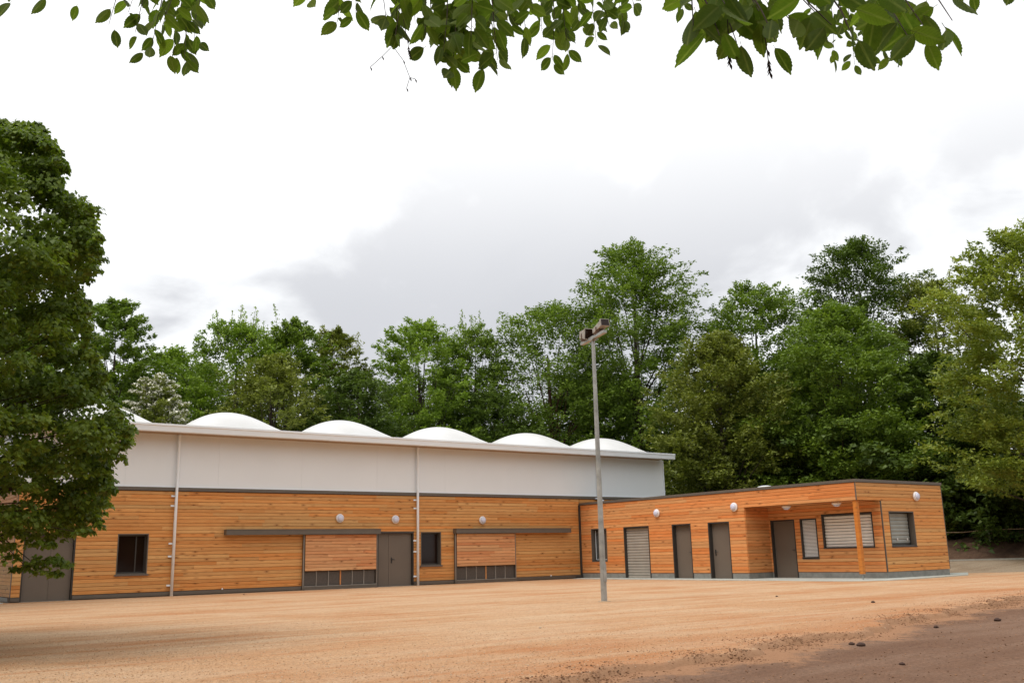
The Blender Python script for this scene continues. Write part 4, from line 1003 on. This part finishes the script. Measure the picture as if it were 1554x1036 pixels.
def overhang(label, start, twigs, seed, bare=(), step=.046):
    rg = random.Random(seed); ro = empty('overhanging_branch', start, label, 'branch'); base = Vector(start); cnt = 0
    R3 = Vector(tuple(RT)); F3 = Vector(tuple(FW))
    for (u0, u1, v1, dp, den) in twigs:
        a = Vector(tuple(at(u0, -170, dp+rg.uniform(-.2, .3)))); b = Vector(tuple(at(u1, v1-.030*FPX/dp, dp)))
        a = a+F3*.3
        Ls = (b-a).length; n = max(3, int(Ls/step*den)); mid = (a+b)*.5+R3*rg.uniform(-.04, .04)+Vector((0, 0, .02))
        MB().tube([a, (a*.56+mid*.38+b*.06)+R3*rg.uniform(-.006, .006), mid*.5+a*.25+b*.25, (b*.56+mid*.38+a*.06)+R3*rg.uniform(-.008, .008), b], [.0038, .0030, .0024, .0016, .0009], 5, cap=False).build('twig', M['twig'], ro)
        for i in range(n+1):
            t = i/n
            if t < .25 and rg.random() < .6: continue
            p = (a*(1-t)*(1-t)+mid*2*t*(1-t)+b*t*t)
            dq = np.array(p)-CAM
            if 518-FPX*float(dq@UP)/float(dq@FW) < -34: continue
            side = (-1 if i % 2 else 1)
            o = bpy.data.objects.new('leaf', rg.choice(LM)); COL.objects.link(o); o.parent = ro
            # long axis: down with splay to the side
            ay = (Vector((0, 0, -1))*rg.uniform(.45, 1.1)+R3*side*rg.uniform(.1, 1.0)+F3*rg.uniform(-.7, .7)).normalized()
            nz = (F3*rg.uniform(.35, 1.1)*rg.choice((1, 1, -1))+Vector((0, 0, 1))*rg.uniform(-.1, .9)+R3*rg.uniform(-.9, .9)); nz = (nz-ay*nz.dot(ay)).normalized()
            ax = ay.cross(nz); mt = Matrix((ax, ay, nz)).transposed()
            o.rotation_euler = mt.to_euler(); s = rg.uniform(.72, 1.05)*(.9 if t > .85 else 1); o.scale = (s, s, s); o.location = p+ay*.012-base+Vector((0, 0, rg.uniform(-.01, .015)))+F3*rg.uniform(-.05, .05); cnt += 1
    for pts, dp in bare:
        tw = MB(); q = [Vector(tuple(at(u, v, dp))) for u, v in pts]; tw.tube(q, [.0011]*len(q), 5, cap=False)
        if len(q) == 3:
            for z_ in range(14): pz = q[2]+(q[1]-q[2])*(z_/14*.55); an = z_*2.4; tw.tube([pz, pz+R3*(.005*math.cos(an))+F3*(.005*math.sin(an))+Vector((0, 0, -.009))], [.0022, .0006], 4)
        for p in q[1:]: tw.tube([p, p+Vector((.004, 0, -.006)), p+Vector((.006, 0, -.013))], [.001, .0028, .0006], 5)
        tw.build('bare_twig', M['twig'], ro)
    up_ = MB(); e = base+Vector((0, 0, .9)); up_.tube([base, (base+e)*.5+R3*.1, e+F3*-.5], [.006, .012, .02], 7); up_.build('limb', M['twig'], ro)
    return cnt
ct = []
TW_L = [(150, 165, 50, 3.6, .8), (190, 205, 62, 3.6, 1), (225, 228, 92, 3.6, 1.1), (250, 262, 98, 3.6, 1.2), (270, 280, 106, 3.6, 1.2), (275, 295, 70, 3.6, 1.1), (285, 303, 20, 3.5, .8), (235, 245, 60, 3.8, 1), (255, 250, 40, 3.4, 1), (5, 8, 8, 3.6, .6), (80, 80, 8, 3.6, .5), (108, 112, 10, 3.6, .4), (215, 195, 30, 3.7, .9)]
ct.append(overhang('leafy branch tip hanging into the top left corner of the view', tuple(at(230, -180, 3.6)), TW_L, 1))
TW_C = [(470, 466, 14, 3.6, .4), (505, 512, 46, 3.4, .7), (540, 540, 40, 3.4, .9), (575, 588, 58, 3.2, .9), (600, 600, 68, 3.1, 1), (625, 645, 74, 3.1, 1), (640, 630, 50, 3.3, 1), (670, 672, 100, 3.1, 1.1), (690, 686, 128, 3.1, 1.2), (700, 705, 95, 3.2, 1.3), (715, 735, 112, 3.1, 1.2), (730, 755, 106, 3.1, 1.2), (745, 750, 78, 3.3, 1.2), (765, 770, 55, 3.4, 1.1), (720, 715, 70, 2.9, 1.1), (660, 655, 60, 3.2, 1.1), (790, 797, 58, 3.4, .8), (815, 822, 58, 4.2, 1.3), (835, 838, 103, 4.0, 1.1), (850, 862, 90, 4.0, 1.1), (868, 880, 52, 4.2, 1.3), (890, 905, 75, 4.0, 1.0), (905, 925, 52, 3.8, 1), (930, 945, 42, 3.8, 1), (950, 962, 24, 3.6, .9), (800, 808, 28, 3.4, .8)]
ct.append(overhang('widest leafy branch hanging into the top middle of the view, with a bare twig', tuple(at(700, -180, 3.3)), TW_C, 2, step=.030, bare=
    [([(600, -60), (602, 30), (596, 70), (580, 86), (562, 102)], 3.2), ([(596, 70), (612, 92), (622, 118), (617, 134)], 3.2), ([(622, 118), (630, 120)], 3.2), ([(612, 30), (618, 60), (622, 84)], 3.1)]))
TW_R = [(1045, 1036, 22, 5.0, .7), (1062, 1052, 62, 1.87, .8), (1090, 1092, 78, 1.83, .9), (1120, 1118, 88, 1.87, .9), (1150, 1152, 40, 1.91, .9), (1170, 1176, 84, 1.83, .9), (1200, 1204, 60, 1.91, .9), (1235, 1240, 45, 1.91, .8), (1255, 1262, 62, 1.83, .8), (1290, 1296, 84, 1.83, .9), (1240, 1245, 82, 5.6, 1), (1262, 1266, 96, 5.4, 1), (1290, 1297, 106, 5.4, 1.2), (1315, 1318, 92, 5.4, 1.2), (1340, 1345, 100, 5.2, 1.2), (1355, 1362, 100, 5.2, 1.2), (1375, 1380, 82, 1.91, .9), (1400, 1410, 74, 1.95, .9), (1430, 1445, 54, 1.91, .8), (1440, 1468, 10, 3.5, .7), (1330, 1335, 40, 1.91, 1), (1100, 1100, 30, 1.83, 1), (1548, 1552, 12, 3.0, .4), (1280, 1285, 50, 4.5, 1.3), (1360, 1362, 60, 4.5, 1.3)]
ct.append(overhang('dark leafy branch nearest to the viewer, hanging into the top right of the view', tuple(at(1260, -180, 2.4)), TW_R, 3, step=.034, bare=
    [([(1104, 30), (1106, 66), (1107, 96)], 1.9), ([(1158, 40), (1164, 76), (1168, 110)], 1.9)]))

# ================================================================== LOOSE STONES
def rocks(name, P, S, tint, mat, rng, kind='stuff'):
    base = np.array([[1, 0, 0], [-1, 0, 0], [0, 1, 0], [0, -1, 0], [0, 0, 1], [0, 0, -1]], float); F = np.array([[0, 2, 4], [2, 1, 4], [1, 3, 4], [3, 0, 4], [2, 0, 5], [1, 2, 5], [3, 1, 5], [0, 3, 5]])
    n = len(P); sc = S[:, None, None]*rng.uniform(.6, 1.25, (n, 6, 1)); a = rng.uniform(0, 6.28, n); ca, sa = np.cos(a), np.sin(a)
    v = base[None]*sc; v[:, :, 2] *= .62; x = v[:, :, 0]*ca[:, None]-v[:, :, 1]*sa[:, None]; y = v[:, :, 0]*sa[:, None]+v[:, :, 1]*ca[:, None]; v[:, :, 0] = x; v[:, :, 1] = y
    v += P[:, None]; f = (F[None]+np.arange(n)[:, None, None]*6).reshape(-1, 3)
    me = bpy.data.meshes.new(name); me.vertices.add(n*6); me.vertices.foreach_set('co', v.astype(np.float32).ravel()); me.loops.add(f.size); me.loops.foreach_set('vertex_index', f.astype(np.int32).ravel())
    me.polygons.add(len(f)); me.polygons.foreach_set('loop_start', np.arange(0, f.size, 3, dtype=np.int32)); me.update(calc_edges=True)
    at_ = me.attributes.new('tint', 'FLOAT', 'POINT'); at_.data.foreach_set('value', np.repeat(tint, 6).astype(np.float32)); me.materials.append(mat); return tag(link(name, me), kind=kind)
rng = np.random.default_rng(9)
n = 52000; d = 7.6+rng.exponential(5.5, n); l = (rng.random(n)-.5)*1.18*d; x, y = xy(d, l); k = (y > edge_y(x)+.02) & (y < -1) & (d < 34); x, y, d = x[k], y[k], d[k]
k = rng.random(len(x)) < .35+.65*np.clip(fbm(x, y, .45, 3)+.5, 0, 1); x, y = x[k], y[k]
S = .003+.008*rng.random(len(x))**3; rocks('loose_gravel', np.stack([x, y, yard_z(x, y)+S*.25], 1), S, rng.random(len(x))**.8, M['pebble'], rng)
n = 52000; x = rng.uniform(-30, 6, n); s = np.where(rng.random(n) < .6, rng.normal(.02, .13, n), rng.normal(.18, .42, n)); y = edge_y(x)+s; dens = np.clip(.5+.6*np.sin(x*2.3+np.sin(x*.9)*2)+.3*fbm(x, y, 2, 3), .05, 1); k = rng.random(n) < dens; x, y, s = x[k], y[k], s[k]
S = .003+.013*rng.random(len(x))**4; z = np.where(s > 0, yard_z(x, y), track_z(x, y)); rocks('earth_clods', np.stack([x, y, np.maximum(z, track_z(x, y))+S*.2], 1), S, rng.random(len(x))**.55, M['clod'], rng)
n = 3600; d = 7.8+rng.exponential(6, n); l = rng.uniform(.02, .62, n)*d; x, y = xy(d, l); k = (y < edge_y(x)-.1) & (d < 40); x, y = x[k], y[k]
S = .004+.011*rng.random(len(x))**4; rocks('track_grit', np.stack([x, y, track_z(x, y)+S*.3], 1), S, rng.random(len(x)), M['clod'], rng)
def stone(u, v, size, mat, label, seed, zf=None):
    d = FW+RT*(u-777)/FPX+UP*(518-v)/FPX; q = CAM+d*(-(CAM[2])/d[2]); rg = random.Random(seed)
    z0 = float(yard_z(np.array([q[0]]), np.array([q[1]]))[0]) if q[1] > edge_y(q[0]) else float(track_z(np.array([q[0]]), np.array([q[1]]))[0])
    m = MB(); n = 9; prof = [(.55, 0), (.95, .2), (1, .45), (.7, .75), (.3, .95)]; b = len(m.v)
    for r_, h in prof:
        for k in range(n): t = 2*math.pi*k/n; rr = r_*size*rg.uniform(.8, 1.15); m.v.append((rr*math.cos(t)*1.25, rr*math.sin(t), h*size*rg.uniform(.9, 1.1)))
    for i in range(4):
        for k in range(n): m.f.append((i*n+k, i*n+(k+1) % n, (i+1)*n+(k+1) % n, (i+1)*n+k)); m.sm.append(True)
    m.f.append(tuple(range(4*n, 5*n))); m.sm.append(True); m.f.append(tuple(range(n))[::-1]); m.sm.append(False)
    tag(m.build('stone', M[mat], loc=(q[0], q[1], z0-.1*size)), label, 'stone', 'single stones lying on the ground')
stone(1513, 935, .055, 'dark_stone', 'dark stone lying alone on the brown track at far right', 1)
stone(1306, 973, .050, 'dark_stone', 'dark clod on the ragged edge between yard and track, the right one of two', 2)
stone(1292, 972, .036, 'dark_stone', 'dark clod on the ragged edge between yard and track, the left one of two', 3)
stone(1420, 945, .035, 'dark_stone', 'small dark stone on the track left of the lone larger one', 4)
stone(1325, 914, .04, 'dark_stone', 'small dark stone on the sandy yard left of the annex gable', 5)
stone(1179, 905, .03, 'dark_stone', 'tiny dark stone on the sandy yard in front of the porch', 6)
stone(1368, 998, .03, 'dark_stone', 'small dark stone on the track near the bottom edge', 7)
stone(370, 902, .03, 'dark_stone', 'tiny stone on the yard in front of the left shutter rail', 8)
stone(1538, 852, .10, 'pale_stone', 'pale stone by the earth bank at the right edge', 9)
stone(820, 953, .02, 'pale_stone', 'small pale pebble alone on the sandy yard', 10)
print('planks hall', n1_, n2_, 'annex', c1, c2, c3, c4, 'leaves', ct)
